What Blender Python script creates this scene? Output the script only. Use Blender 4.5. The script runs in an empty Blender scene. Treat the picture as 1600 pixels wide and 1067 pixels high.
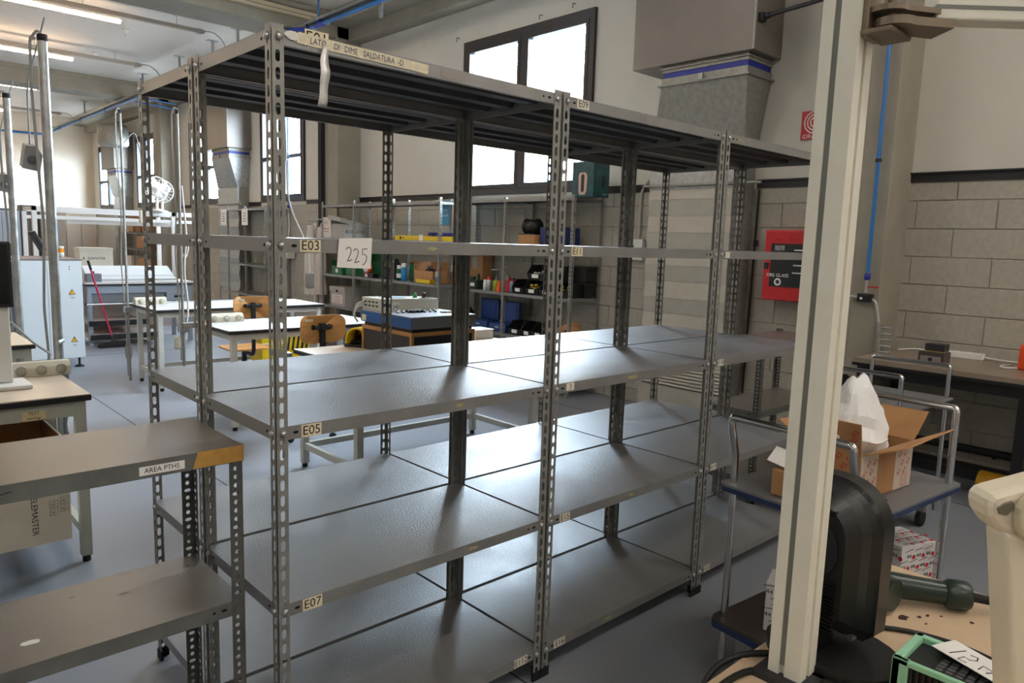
import bpy, math, random
from mathutils import Vector, Matrix
random.seed(7)
sc = bpy.context.scene
COL = sc.collection
PI = math.pi

# ------------------------------------------------------------------ camera
def set_camera():
    yaw, pitch, roll = 0.7514, 0.1346, 0.0312
    F = Vector((math.sin(yaw)*math.cos(pitch), math.cos(yaw)*math.cos(pitch), -math.sin(pitch)))
    Rt = Vector((math.cos(yaw), -math.sin(yaw), 0)); U = Rt.cross(F)
    c, s = math.cos(roll), math.sin(roll)
    r = c*Rt + s*U; u = -s*Rt + c*U
    m = Matrix((r, u, -F)).transposed().to_4x4()
    m.translation = Vector((-0.7991, -1.6808, 1.5411))
    cd = bpy.data.cameras.new('camera'); cd.sensor_width = 36; cd.lens = 36*1140.5/1600
    cd.clip_start = 0.02; cd.clip_end = 200
    o = bpy.data.objects.new('camera', cd); o.matrix_world = m
    COL.objects.link(o); sc.camera = o
set_camera()

# ------------------------------------------------------------------ light and exposure
SKY = 36.0            # overcast daylight outside the windows
TUBE = 23.0          # emission of each ceiling tube over the far bays
TUBE_NEAR = 31.0     # emission of each ceiling tube over the near bay
EXPOSURE = 1.22
w = bpy.data.worlds.new('overcast_sky'); sc.world = w; w.use_nodes = True
bg = w.node_tree.nodes['Background']
bg.inputs['Color'].default_value = (0.68, 0.84, 1.0, 1); bg.inputs['Strength'].default_value = SKY
vs = sc.view_settings
vs.view_transform = 'Standard'; vs.look = 'None'; vs.gamma = 1; vs.exposure = EXPOSURE
vs.use_curve_mapping = False
def portal(y0, y1, z0, z1, x=5.05):
    ld = bpy.data.lights.new('window_portal', 'AREA'); ld.shape = 'RECTANGLE'
    ld.size = z1-z0; ld.size_y = y1-y0
    ld.cycles.is_portal = True
    o = bpy.data.objects.new('window_portal', ld); COL.objects.link(o)
    o.location = (x, (y0+y1)/2, (z0+z1)/2); o.rotation_euler = (0, PI/2, 0)

# ------------------------------------------------------------------ helpers
def lin(c):
    c = c/255.0
    return c/12.92 if c <= 0.04045 else ((c+0.055)/1.055)**2.4
def rgb(r, g, b): return (lin(r), lin(g), lin(b), 1)
MATS = {}
def mat(name, col, rough=0.6, metal=0.0, var=0.0, vscale=6.0, bump=0.0, bscale=60.0, emit=None, estr=0.0, trans=0.0, col2=None, stretch=None, coat=0.0, spec=0.5, alpha=1.0, rvar=0.0):
    if name in MATS: return MATS[name]
    m = bpy.data.materials.new(name); m.use_nodes = True
    nt = m.node_tree; N = nt.nodes; L = nt.links
    b = N['Principled BSDF']
    c = rgb(*col)
    b.inputs['Base Color'].default_value = c
    b.inputs['Roughness'].default_value = rough
    b.inputs['Metallic'].default_value = metal
    b.inputs['Coat Weight'].default_value = coat
    b.inputs['Specular IOR Level'].default_value = spec
    if trans: b.inputs['Transmission Weight'].default_value = trans
    if alpha < 1: b.inputs['Alpha'].default_value = alpha
    if emit:
        b.inputs['Emission Color'].default_value = rgb(*emit); b.inputs['Emission Strength'].default_value = estr
    if var or bump or rvar:
        tc = N.new('ShaderNodeTexCoord'); co = tc.outputs['Object']
        if stretch:
            mp = N.new('ShaderNodeMapping'); mp.inputs['Scale'].default_value = stretch
            L.new(co, mp.inputs['Vector']); co = mp.outputs['Vector']
    if var or rvar:
        n = N.new('ShaderNodeTexNoise'); n.inputs['Scale'].default_value = vscale; n.inputs['Detail'].default_value = 6
        n.inputs['Roughness'].default_value = 0.65
        L.new(co, n.inputs['Vector'])
    if var:
        cr = N.new('ShaderNodeValToRGB')
        d2 = rgb(*col2) if col2 else tuple(x*(1-var) for x in c[:3])+(1,)
        d1 = c if col2 else tuple(min(1, x*(1+var)) for x in c[:3])+(1,)
        cr.color_ramp.elements[0].position = 0.35; cr.color_ramp.elements[1].position = 0.68
        cr.color_ramp.elements[0].color = d2; cr.color_ramp.elements[1].color = d1
        L.new(n.outputs['Fac'], cr.inputs['Fac']); L.new(cr.outputs['Color'], b.inputs['Base Color'])
    if rvar:
        mr = N.new('ShaderNodeMapRange'); mr.inputs['From Min'].default_value = 0.3; mr.inputs['From Max'].default_value = 0.7
        mr.inputs['To Min'].default_value = max(0.02, rough-rvar); mr.inputs['To Max'].default_value = min(1, rough+rvar)
        L.new(n.outputs['Fac'], mr.inputs['Value']); L.new(mr.outputs['Result'], b.inputs['Roughness'])
    if bump:
        n2 = N.new('ShaderNodeTexNoise'); n2.inputs['Scale'].default_value = bscale; n2.inputs['Detail'].default_value = 4
        L.new(co, n2.inputs['Vector'])
        bp = N.new('ShaderNodeBump'); bp.inputs['Strength'].default_value = bump; bp.inputs['Distance'].default_value = 0.004
        L.new(n2.outputs['Fac'], bp.inputs['Height']); L.new(bp.outputs['Normal'], b.inputs['Normal'])
    MATS[name] = m
    return m

_FONT = {}
def text_geo(s):
    if s in _FONT: return _FONT[s]
    cu = bpy.data.curves.new('t', 'FONT'); cu.body = s; cu.align_x = 'CENTER'; cu.align_y = 'CENTER'; cu.resolution_u = 3
    o = bpy.data.objects.new('t', cu); COL.objects.link(o)
    dg = bpy.context.evaluated_depsgraph_get(); me = o.evaluated_get(dg).to_mesh()
    vs_ = [tuple(v.co) for v in me.vertices]; fs = [tuple(p.vertices) for p in me.polygons]
    o.evaluated_get(dg).to_mesh_clear(); bpy.data.objects.remove(o); bpy.data.curves.remove(cu)
    _FONT[s] = (vs_, fs); return _FONT[s]

class MB:
    def __init__(self): self.v = []; self.f = []; self.m = []; self.s = []
    def add(self, vs_, fs, m=0, smooth=False, M=None):
        b = len(self.v)
        self.v += [tuple(M @ Vector(p)) for p in vs_] if M is not None else [tuple(p) for p in vs_]
        for f in fs: self.f.append(tuple(i+b for i in f)); self.m.append(m); self.s.append(smooth)
        return self
    def box(self, x0, x1, y0, y1, z0, z1, m=0, M=None):
        v = [(x0,y0,z0),(x1,y0,z0),(x1,y1,z0),(x0,y1,z0),(x0,y0,z1),(x1,y0,z1),(x1,y1,z1),(x0,y1,z1)]
        return self.add(v, [(3,2,1,0),(4,5,6,7),(0,1,5,4),(1,2,6,5),(2,3,7,6),(3,0,4,7)], m, False, M)
    def cbox(self, cx, cy, cz, sx, sy, sz, m=0, M=None):
        return self.box(cx-sx/2, cx+sx/2, cy-sy/2, cy+sy/2, cz-sz/2, cz+sz/2, m, M)
    def quad(self, a, b, c, d, m=0): return self.add([a,b,c,d], [(0,1,2,3)], m)
    def cyl(self, p0, p1, r0, r1=None, n=12, m=0, caps=True, smooth=True, M=None):
        r1 = r0 if r1 is None else r1
        p0 = Vector(p0); p1 = Vector(p1); d = (p1-p0).normalized()
        a = d.orthogonal().normalized(); b_ = d.cross(a)
        vs_ = []; fs = []
        for p, r in ((p0, r0), (p1, r1)):
            for k in range(n):
                t = 2*PI*k/n; vs_.append(p + a*(r*math.cos(t)) + b_*(r*math.sin(t)))
        for k in range(n): fs.append((k, (k+1)%n, n+(k+1)%n, n+k))
        self.add(vs_, fs, m, smooth, M)
        if caps:
            self.add(vs_[:n], [tuple(range(n-1,-1,-1))], m, False, M); self.add(vs_[n:], [tuple(range(n))], m, False, M)
        return self
    def tube(self, pts, r, n=8, m=0, closed=False, caps=True, M=None, flat=1.0):
        P = [Vector(p) for p in pts]; K = len(P); vs_ = []; fs = []
        pa = None
        for i in range(K):
            if closed: t = (P[(i+1)%K]-P[i-1])
            else: t = P[min(i+1,K-1)]-P[max(i-1,0)]
            t.normalize()
            if pa is None: a = t.orthogonal().normalized()
            else:
                a = pa - t*pa.dot(t)
                a = a.normalized() if a.length > 1e-6 else t.orthogonal().normalized()
            pa = a; b_ = t.cross(a)
            rr = r[i] if isinstance(r, (list, tuple)) else r
            for k in range(n):
                q = 2*PI*k/n; vs_.append(P[i]+a*(rr*math.cos(q))+b_*(rr*flat*math.sin(q)))
        S = K if closed else K-1
        for i in range(S):
            j = (i+1) % K
            for k in range(n): fs.append((i*n+k, i*n+(k+1)%n, j*n+(k+1)%n, j*n+k))
        self.add(vs_, fs, m, True, M)
        if caps and not closed:
            self.add(vs_[:n], [tuple(range(n-1,-1,-1))], m, False, M); self.add(vs_[-n:], [tuple(range(n))], m, False, M)
        return self
    def prism(self, poly, axis, a, b, m=0, M=None, smooth=False):
        # poly is a list of 2D points in the plane across `axis`
        def P(u, v, w_): return {'x': (w_,u,v), 'y': (u,w_,v), 'z': (u,v,w_)}[axis]
        n = len(poly); vs_ = [P(u,v,a) for u,v in poly]+[P(u,v,b) for u,v in poly]
        self.add(vs_, [tuple(range(n))[::-1], tuple(range(n,2*n))], m, False, M)
        return self.add(vs_, [(k,(k+1)%n,n+(k+1)%n,n+k) for k in range(n)], m, smooth, M)
    def lathe(self, prof, c=(0,0,0), n=20, m=0, M=None, axis='z'):
        vs_ = []; fs = []
        for r, z in prof:
            for k in range(n):
                t = 2*PI*k/n; p = (r*math.cos(t), r*math.sin(t), z)
                if axis == 'x': p = (p[2], p[0], p[1])
                if axis == 'y': p = (p[0], p[2], p[1])
                vs_.append((c[0]+p[0], c[1]+p[1], c[2]+p[2]))
        for i in range(len(prof)-1):
            for k in range(n): fs.append((i*n+k, i*n+(k+1)%n, (i+1)*n+(k+1)%n, (i+1)*n+k))
        return self.add(vs_, fs, m, True, M)
    def text(self, s, size, o, ux, uy, m=0, sx=1.0, shear=0.0):
        V, F = text_geo(s); o = Vector(o); ux = Vector(ux); uy = Vector(uy)
        return self.add([o+ux*((x+shear*y)*size*sx)+uy*(y*size) for x,y,z in V], F, m)
    def strokes(self, lines, wd, o, ux, uy, m=0):
        o = Vector(o); ux = Vector(ux); uy = Vector(uy)
        for ln in lines:
            P = [Vector((a, b_)) for a, b_ in ln]; vs_ = []
            for i, p in enumerate(P):
                t = (P[min(i+1,len(P)-1)]-P[max(i-1,0)]).normalized(); nn = Vector((-t.y, t.x))*(wd/2)
                for q in (p-nn, p+nn): vs_.append(o+ux*q.x+uy*q.y)
            self.add(vs_, [(2*i,2*i+2,2*i+3,2*i+1) for i in range(len(P)-1)], m)
        return self
    def build(self, name, mats, parent=None, bevel=0, seg=2, subsurf=0, loc=None, rz=0, solid=0):
        me = bpy.data.meshes.new(name); me.from_pydata(self.v, [], self.f)
        mats = mats if isinstance(mats, (list, tuple)) else [mats]
        for q in mats: me.materials.append(q)
        me.polygons.foreach_set('material_index', self.m); me.polygons.foreach_set('use_smooth', self.s)
        me.update()
        return link(name, me, parent, loc, rz, bevel, seg, subsurf, solid)
def link(name, me, parent=None, loc=None, rz=0, bevel=0, seg=2, subsurf=0, solid=0):
    o = bpy.data.objects.new(name, me); COL.objects.link(o)
    if parent is not None: o.parent = parent
    if loc is not None: o.location = loc
    o.rotation_euler = (0, 0, rz)
    if solid:
        q = o.modifiers.new('solid', 'SOLIDIFY'); q.thickness = solid; q.offset = 0
    if bevel:
        q = o.modifiers.new('bevel', 'BEVEL'); q.width = bevel; q.segments = seg; q.limit_method = 'ANGLE'; q.angle_limit = 0.7
    if subsurf:
        q = o.modifiers.new('sub', 'SUBSURF'); q.levels = subsurf; q.render_levels = subsurf
    return o
def tag(o, label, cat, group=None):
    o['label'] = label; o['category'] = cat
    if group: o['group'] = group
    return o
def thing(name, label, cat, loc=(0,0,0), rz=0, group=None):
    o = bpy.data.objects.new(name, None); o.empty_display_size = 0.1; COL.objects.link(o)
    o.location = loc; o.rotation_euler = (0, 0, rz)
    return tag(o, label, cat, group)
def struct(o): o['kind'] = 'structure'; return o
def stuff(o): o['kind'] = 'stuff'; return o
def copy_tree(o, parent=None):
    c = o.copy(); COL.objects.link(c)
    if parent is not None: c.parent = parent
    for ch in list(o.children): copy_tree(ch, c)
    return c
def arc(cx, cy, r, a0, a1, n): return [(cx+r*math.cos(a0+(a1-a0)*k/n), cy+r*math.sin(a0+(a1-a0)*k/n)) for k in range(n+1)]
def bend(pts, r, n=5):
    # a polyline with rounded corners
    P = [Vector(p) for p in pts]; out = [P[0]]
    for i in range(1, len(P)-1):
        a = (P[i-1]-P[i]); b = (P[i+1]-P[i]); rr = min(r, a.length*0.49, b.length*0.49)
        A = P[i]+a.normalized()*rr; B = P[i]+b.normalized()*rr
        for k in range(n+1):
            t = k/n; out.append(A*(1-t)**2+P[i]*2*t*(1-t)+B*t*t)
    out.append(P[-1]); return out

# ------------------------------------------------------------------ materials
shelf_paint = mat('grey_shelf_paint', (138,137,135), 0.36, 0.35, 0.10, 9, 0.3, 260, rvar=0.10)
shelf_top = mat('grey_shelf_top', (122,121,121), 0.40, 0.0, 0.12, 3.2, 0.4, 150, rvar=0.10, spec=0.5)
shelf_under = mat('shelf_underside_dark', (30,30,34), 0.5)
post_paint = mat('grey_post_paint', (140,139,134), 0.40, 0.3, 0.12, 14, 0.2, 240)
zinc = mat('zinc_plated', (190,190,188), 0.3, 0.9, 0.15, 30)
chrome = mat('chrome', (205,205,205), 0.12, 1.0, 0.08, 12)
black_hole = mat('black_hole', (10,10,10), 0.9)
paper = mat('white_paper', (232,230,224), 0.8)
cream_label = mat('cream_label', (226,213,180), 0.7, 0, 0.08, 40)
ink = mat('black_ink', (22,20,24), 0.7)
blue_ink = mat('blue_ink', (40,52,96), 0.7)
tape_clear = mat('yellowed_clear_tape', (218,208,180), 0.25, 0, 0.12, 50, coat=0.5)
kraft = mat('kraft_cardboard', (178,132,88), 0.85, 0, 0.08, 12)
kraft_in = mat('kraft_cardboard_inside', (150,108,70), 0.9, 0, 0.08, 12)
beige_card = mat('beige_cardboard', (196,188,170), 0.85, 0, 0.05, 8)
white_plastic = mat('white_plastic', (222,220,214), 0.45)
beige_plastic = mat('beige_plastic', (206,200,180), 0.5)
cream_plastic = mat('cream_plastic', (226,214,188), 0.45)
black_plastic = mat('black_plastic', (24,24,25), 0.45)
black_gloss = mat('black_gloss', (14,14,15), 0.18)
dark_metal = mat('dark_metal', (48,48,50), 0.5, 0.3)
red_paint = mat('red_paint', (190,22,28), 0.35)
blue_paint = mat('blue_paint', (30,92,160), 0.4)
blue_pipe = mat('blue_pipe_paint', (38,110,178), 0.35)
yellow_plastic = mat('yellow_plastic', (226,190,20), 0.4)
green_plastic = mat('green_plastic', (18,92,52), 0.45)
table_white = mat('laminate_white', (214,210,208), 0.32, 0, 0.04, 4)
table_cream = mat('laminate_cream', (204,186,164), 0.33, 0, 0.06, 5)
table_edge = mat('table_black_edge', (26,25,27), 0.45)
table_frame = mat('table_frame_grey', (196,196,186), 0.5)
galv = mat('galvanized_sheet', (168,170,168), 0.38, 0.75, 0.22, 18, rvar=0.1)
galv_dull = mat('galvanized_dull', (150,148,140), 0.55, 0.45, 0.16, 24, bump=0.05, bscale=40)
duct_beige = mat('duct_painted', (120,112,103), 0.42, 0.2, 0.05, 3)
wood_ply = mat('plywood', (196,140,78), 0.5, 0, 0.16, 5, stretch=(1,1,12))
alu_cream = mat('profile_cream', (228,226,212), 0.38, 0.0, 0.05, 6)
alu_slot = mat('profile_slot', (120,122,114), 0.5, 0.2)
white_metal = mat('white_lacquer', (206,210,212), 0.4)
light_alu = mat('light_aluminium', (196,198,196), 0.4, 0.5)
cable_grey = mat('cable_grey', (150,150,146), 0.55)
cable_black = mat('cable_black', (20,20,20), 0.5)
cable_white = mat('cable_white', (214,212,206), 0.5)
orange_mat = mat('orange_plastic', (226,88,30), 0.45)
rubber = mat('rubber_black', (22,22,22), 0.8)
# ------------------------------------------------------------------ the building
X0, XW, Y0, Y1, ZC = -9.0, 5.0, -7.0, 22.6, 4.64
floor_m = mat('resin_floor', (136,140,147), 0.45, 0, 0.05, 0.9, 0.05, 25, rvar=0.08, spec=0.4)
plaster = mat('white_plaster', (208,203,192), 0.85, 0, 0.025, 2.5, 0.06, 30)
plaster_far = mat('cream_plaster', (214,204,188), 0.85, 0, 0.02, 2)
ceil_m = mat('ceiling_white', (216,208,198), 0.9, 0, 0.02, 1.5)
concrete = mat('beam_concrete', (150,144,130), 0.8, 0, 0.08, 3, 0.15, 40)
block_m = mat('concrete_block', (172,167,154), 0.9, 0, 0.09, 26, 0.5, 120)
mortar = mat('mortar', (162,156,143), 0.95, 0, 0.08, 30)
black_trim = mat('black_trim', (34,32,33), 0.5)
win_frame = mat('window_frame_dark', (38,36,38), 0.45)
glass = mat('clear_glass', (255,255,255), 0.02, trans=1.0)
_nt = glass.node_tree; _nt.nodes.clear()                   # thin pane: mostly clear, a weak mirror on top
_o = _nt.nodes.new('ShaderNodeOutputMaterial'); _mx = _nt.nodes.new('ShaderNodeMixShader'); _tr = _nt.nodes.new('ShaderNodeBsdfTransparent'); _gl = _nt.nodes.new('ShaderNodeBsdfGlossy')
_gl.inputs['Roughness'].default_value = 0.02; _mx.inputs['Fac'].default_value = 0.07
_nt.links.new(_tr.outputs[0], _mx.inputs[1]); _nt.links.new(_gl.outputs[0], _mx.inputs[2]); _nt.links.new(_mx.outputs[0], _o.inputs['Surface'])

fl = struct(MB().box(X0, XW+0.3, Y0, Y1+0.3, -0.2, 0).build('floor', floor_m))
# saw-cut joints filled dark, set into the resin
joint_m = mat('floor_joint', (62,64,68), 0.8)
for k, (a, b) in enumerate([((0.90,-7),(0.90,22.5)), ((-2.6,-7),(-2.6,22.5)), ((4.3,-7),(4.3,22.5))]):
    MB().box(a[0]-0.004, a[0]+0.004, a[1], b[1], -0.004, 0.0008).build('joint_strip', joint_m, fl)
for y in (-3.2, 0.6, 4.5, 8.35, 12.2, 16.0, 19.8):
    MB().box(X0, XW-0.1, y-0.004, y+0.004, -0.004, 0.0008).build('joint_strip', joint_m, fl)
ce = struct(MB().box(X0, XW+0.3, Y0, Y1+0.3, ZC, ZC+0.2).build('ceiling', ceil_m))
BEAMS = [0.33, 7.90, 15.47]
for y in BEAMS:
    MB().box(X0, XW, y, y+0.65, 4.30, ZC).box(X0, XW, y-0.02, y+0.67, 4.56, ZC).build('beam', concrete, ce, bevel=0.015)
# long edge beam under the ceiling along the window wall
MB().box(4.50, XW, -7, Y1, 4.46, ZC).box(4.80, XW, -7, Y1, 4.29, 4.47).build('edge_beam', concrete, ce, bevel=0.01)

WINS = [(3.42, 5.50, 2.09, 3.90), (9.60, 11.25, 2.12, 3.85), (12.95, 14.78, 2.12, 3.85), (17.0, 18.47, 2.12, 3.85), (20.1, 21.92, 2.12, 3.85)]
wm = MB()
wm.box(XW+0.007, XW+0.3, Y0, Y1+0.3, 0, 2.06, 1)
wm.box(XW, XW+0.3, Y0, Y1+0.3, 2.06, 2.09, 0)
yy = Y0
for (a, b, z0, z1) in WINS:
    wm.box(XW, XW+0.3, yy, a, 2.09, ZC, 0)
    if z0 > 2.0901: wm.box(XW, XW+0.3, a, b, 2.09, z0, 0)
    wm.box(XW, XW+0.3, a, b, z1, ZC, 0); yy = b
wm.box(XW, XW+0.3, yy, Y1+0.3, 2.09, ZC, 0)
wall = struct(wm.build('wall_right', [plaster, mortar]))
# concrete blocks, each one its own piece up to the first column, coarser beyond
BP, BH = 0.512, 0.2
rows = [(1.93, 2.06)] + [(1.93-BH*(k+1), 1.93-BH*k) for k in range(9)] + [(0.0, 0.13)]
full = {}
def block_mesh(h, L):
    key = (round(h,3), round(L,3))
    if key not in full:
        g = 0.0035; d = 0.003
        m = MB(); y0, y1, z0, z1 = g, L-g, g, h-g
        v = [(0.02,y0,z0),(0.02,y1,z0),(0.02,y1,z1),(0.02,y0,z1),(d,y0,z0),(d,y1,z0),(d,y1,z1),(d,y0,z1),(0,y0+d,z0+d),(0,y1-d,z0+d),(0,y1-d,z1-d),(0,y0+d,z1-d)]
        m.add(v, [(4,5,1,0),(5,6,2,1),(6,7,3,2),(7,4,0,3),(8,9,5,4),(9,10,6,5),(10,11,7,6),(11,8,4,7),(11,10,9,8)])
        me = bpy.data.meshes.new('block'); me.from_pydata(m.v, [], m.f); me.materials.append(block_m); me.update(); full[key] = me
    return full[key]
SOLID = [(0.33, 0.81, 9), (7.90, 8.38, 9), (1.56, 2.55, 2.1)]
far_blocks = MB()
for r, (z0, z1) in enumerate(rows):
    off = 0.022 if r % 2 == 0 else 0.278
    y = off - BP*4
    while y < Y1-0.2:
        if y < 7.4:
            hidden = any(a-0.02 <= y and y+BP <= b+0.02 for a, b, _ in SOLID)
            if y > -1.4 and not hidden:
                o = link('block', block_mesh(z1-z0, BP), wall, (XW-random.uniform(0,0.002), y, z0))
        else:
            y1 = min(y+BP, Y1)
            far_blocks.box(XW, XW+0.02, y+0.005, y1-0.005, z0+0.005, z1-0.005)
        y += BP
stuff(far_blocks.build('far_blocks', block_m, wall))
# columns with a vertical groove in the face
for y in (0.33, 7.90, 15.47):
    m = MB(); m.prism([(XW+0.01,y),(4.62,y),(4.62,y+0.19),(4.632,y+0.20),(4.632,y+0.27),(4.62,y+0.28),(4.62,y+0.48),(XW+0.01,y+0.48)][::-1], 'z', 0, 4.46)
    m.build('column', concrete, wall, bevel=0.008)
struct(MB().box(X0-0.3, X0, Y0, Y1+0.3, 0, ZC).build('wall_left', plaster))
struct(MB().box(X0-0.3, XW+0.3, Y0-0.3, Y0, 0, ZC).build('wall_near', plaster))
wf = struct(MB().box(X0, XW, Y1, Y1+0.3, 1.98, ZC, 0).box(X0, XW, Y1+0.012, Y1+0.3, 0, 1.98, 1).build('wall_far', [plaster_far, mortar]))
fb = MB()
white_block = mat('far_block_pale', (206,198,186), 0.85, 0, 0.05, 20)
for r in range(10):
    x = -9 + (0.25 if r % 2 else 0)
    while x < XW:
        fb.box(x+0.005, min(x+0.495, XW), Y1, Y1+0.02, r*0.195+0.005, r*0.195+0.19); x += 0.5
stuff(fb.build('far_blocks', white_block, wf))
# black ledge trim between blocks and plaster
def trim(n, y0, y1): return struct(MB().box(XW-0.012, XW+0.002, y0, y1, 2.062, 2.128).box(XW-0.030, XW+0.002, y0, y1, 2.118, 2.130).build('trim_%d' % n, black_trim))
trim(1, Y0, 0.33); trim(2, 0.81, 1.54); trim(3, 2.56, 3.38); trim(4, 5.54, 7.90); trim(5, 8.38, 9.56); trim(6, 11.3, 12.9)
trim(7, 14.8, 15.47); trim(8, 15.95, 16.95)
struct(MB().box(X0, XW-0.02, Y1-0.03, Y1+0.002, 1.96, 2.04).build('trim_9', black_trim))
# dark skirting pipe and plinth low on the wall by the bench
struct(MB().box(4.96, 5.0, -2.5, 0.32, 0.0, 0.10).build('baseboard_right', mat('dark_skirting', (40,38,38), 0.7)))
pp = MB(); pp.cyl((4.955,-2.5,0.21), (4.955,0.31,0.21), 0.028, n=12)
for y in (-2.0,-1.2,-0.4): pp.box(4.93, 4.996, y-0.01, y+0.01, 0.175, 0.185)
tag(pp.build('heating_pipe', dark_metal), 'dark pipe running low along the block wall under the bench', 'pipe')

# windows
def window(n, y0, y1, z0, z1, fr=0.075, open_=False):
    m = MB(); x0, x1 = XW-0.035, XW+0.06
    m.box(x0, x1, y0, y1, z0, z0+fr).box(x0, x1, y0, y1, z1-fr*1.25, z1).box(x0, x1, y0, y0+fr, z0+fr, z1-fr*1.25).box(x0, x1, y1-fr, y1, z0+fr, z1-fr*1.25)
    ym = (y0+y1)/2
    m.box(x0, x1, ym-fr*0.55, ym+fr*0.55, z0+fr, z1-fr*1.25)
    w_ = struct(m.build('window_%d' % n, win_frame, bevel=0.004))
    for a, b in ((y0+fr, ym-fr*0.55), (ym+fr*0.55, y1-fr)):
        s = MB(); t = 0.045; X_, Z_ = (x0+0.005, x1-0.02), (z0+fr, z1-fr*1.25)
        zm = Z_[0]+0.86*(Z_[1]-Z_[0])/2
        for (p, q, u, v) in ((a,b,Z_[0],Z_[0]+t),(a,b,Z_[1]-t,Z_[1]),(a,a+t,Z_[0]+t,Z_[1]-t),(b-t,b,Z_[0]+t,Z_[1]-t)): s.box(X_[0]-0.01, X_[1], p, q, u, v)
        if n > 1: s.box(X_[0]-0.005, X_[1], a+t, b-t, zm-0.03, zm+0.03)
        so = s.build('sash', win_frame, w_, bevel=0.003)
        MB().box(XW+0.012, XW+0.016, a+t, b-t, Z_[0]+t, Z_[1]-t).build('pane', glass, so)
    if n == 1:
        h = MB(); h.box(x0-0.03, x0, ym-0.015, ym+0.015, 2.75, 2.90).cyl((x0-0.035,ym,2.80),(x0-0.035,ym-0.11,2.80),0.009)
        h.build('handle', dark_metal, w_)
    portal(y0+0.05, y1-0.05, z0+0.05, z1-0.05, XW+0.10)
    return w_
for k, q in enumerate(WINS): window(k+1, *q)
for k, (y, z) in enumerate([(5.62, 3.98), (4.2, 3.97), (3.72, 3.99), (2.95, 4.02)]):
    m = MB(); m.tube(bend([(XW,y,z),(XW-0.05,y,z),(XW-0.05,y,z-0.05)],0.01), 0.004, 6)
    tag(m.build('wire_hook', dark_metal), ['bent wire hook in plaster left of the big window', 'bent wire hook above the middle of the big window', 'bent wire hook above right end of the big window', 'bent wire hook in plaster between window and duct'][k], 'hook')

struct(MB().box(5.35, 90, -60, 95, -0.6, -0.3).build('ground', mat('yard_asphalt', (96,96,98), 0.9, 0, 0.1, 0.6)))
# pale buildings outside, seen through the panes
fac = mat('outside_facade', (196,186,170), 0.9, 0, 0.05, 0.5)
fac2 = mat('outside_window', (110,140,170), 0.3)
def building(label, x, y0, y1, h, nz, ny):
    t = thing('apartment_building', label, 'building', (x, (y0+y1)/2, 0))
    L = y1-y0
    MB().box(0, 6, -L/2, L/2, -6, h).build('facade', fac, t)
    for i in range(nz):
        for j in range(ny):
            yc = -L/2+(j+0.5)*L/ny; zc = 0.6+i*3.0
            if zc > h-1: continue
            wv = MB().box(-0.05, 0.1, yc-0.7, yc+0.7, zc, zc+1.6).build('window', fac2, t)
            MB().box(-0.12, -0.04, yc-0.75, yc+0.75, zc-0.1, zc).box(-0.08,-0.04,yc-0.03,yc+0.03,zc,zc+1.6).build('sill', white_plastic, wv)
        b = MB().box(-1.0, 0, -L/2+1, L/2-1, i*3.0-0.3, i*3.0-0.15)
        for j in range(14): b.box(-1.0, -0.96, -L/2+1+j*(L-2)/13-0.02, -L/2+1+j*(L-2)/13+0.02, i*3-0.15, i*3+0.75)
        b.box(-1.02, -0.95, -L/2+1, L/2-1, i*3+0.72, i*3+0.78)
        b.build('balcony', mat('balcony_ochre', (206,180,110), 0.7), t)
building('pale apartment block with ochre balconies seen through the big window', 24, 17, 36, 10, 4, 5)
# ------------------------------------------------------------------ slotted-angle shelving
FW, TH = 0.032, 0.002
def post_mesh(name, length, holes, fw=FW, m=None, hc=None):
    """L-shaped slotted angle, corner at the origin, flanges along +x and +y; holes = cells (z0, z1, width, height)"""
    b = MB(); hc = fw*0.52 if hc is None else hc
    def cell(z0, z1, w_, h_, axis):
        zc = (z0+z1)/2; hw = w_/2; hh = h_/2; a = max(hh-hw*0.8, hh*0.35)
        inn = [(hw,a),(hw*0.5,hh),(-hw*0.5,hh),(-hw,a),(-hw,-a),(-hw*0.5,-hh),(hw*0.5,-hh),(hw,-a)]
        R, L_, T, B = fw-hc, -hc, z1-zc, z0-zc
        out = [(R,a),(R,T),(L_,T),(L_,a),(L_,-a),(L_,B),(R,B),(R,-a)]
        vs_ = []
        for t in (0, TH):
            for (u, v) in out+inn:
                vs_.append((hc+u, t, zc+v) if axis == 'x' else (t, hc+u, zc+v))
        fs = []
        for k in range(8):
            j = (k+1) % 8
            f = (k, j, 8+j, 8+k); g = (16+k, 24+k, 24+j, 16+j); h = (8+k, 8+j, 24+j, 24+k)
            if axis == 'x': fs += [f[::-1], g[::-1], h[::-1]]
            else: fs += [f, g, h]
        fs += [(7,0,16,23),(3,4,20,19),(0,1,17,16),(6,7,23,22),(2,3,19,18),(4,5,21,20)]
        b.add(vs_, fs)
    for axis in 'xy':
        for (z0, z1, w_, h_) in holes: cell(z0, z1, w_, h_, axis)
    top = holes[-1][1]; bot = holes[0][0]
    if length-top > 1e-4: b.box(0, fw, 0, TH, top, length).box(0, TH, TH, fw, top, length)
    if bot > 1e-4: b.box(0, fw, 0, TH, 0, bot).box(0, TH, TH, fw, 0, bot)
    me = bpy.data.meshes.new(name); me.from_pydata(b.v, [], b.f); me.materials.append(m or post_paint); me.update()
    return me
PH = 2.024
POST = post_mesh('post', PH, [(0.012+0.04*k, 0.012+0.04*(k+1), 0.012, 0.0275) for k in range(50)])
BOLT = None
def bolt_mesh():
    b = MB(); b.lathe([(0.0001,-0.0075),(0.006,-0.0065),(0.0085,-0.003),(0.0085,0)], n=10, axis='y')
    me = bpy.data.meshes.new('bolt'); me.from_pydata(b.v, [], b.f); me.materials.append(zinc); me.polygons.foreach_set('use_smooth', [True]*len(b.f)); me.update(); return me
BOLT = bolt_mesh()
RIM = 0.035
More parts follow.
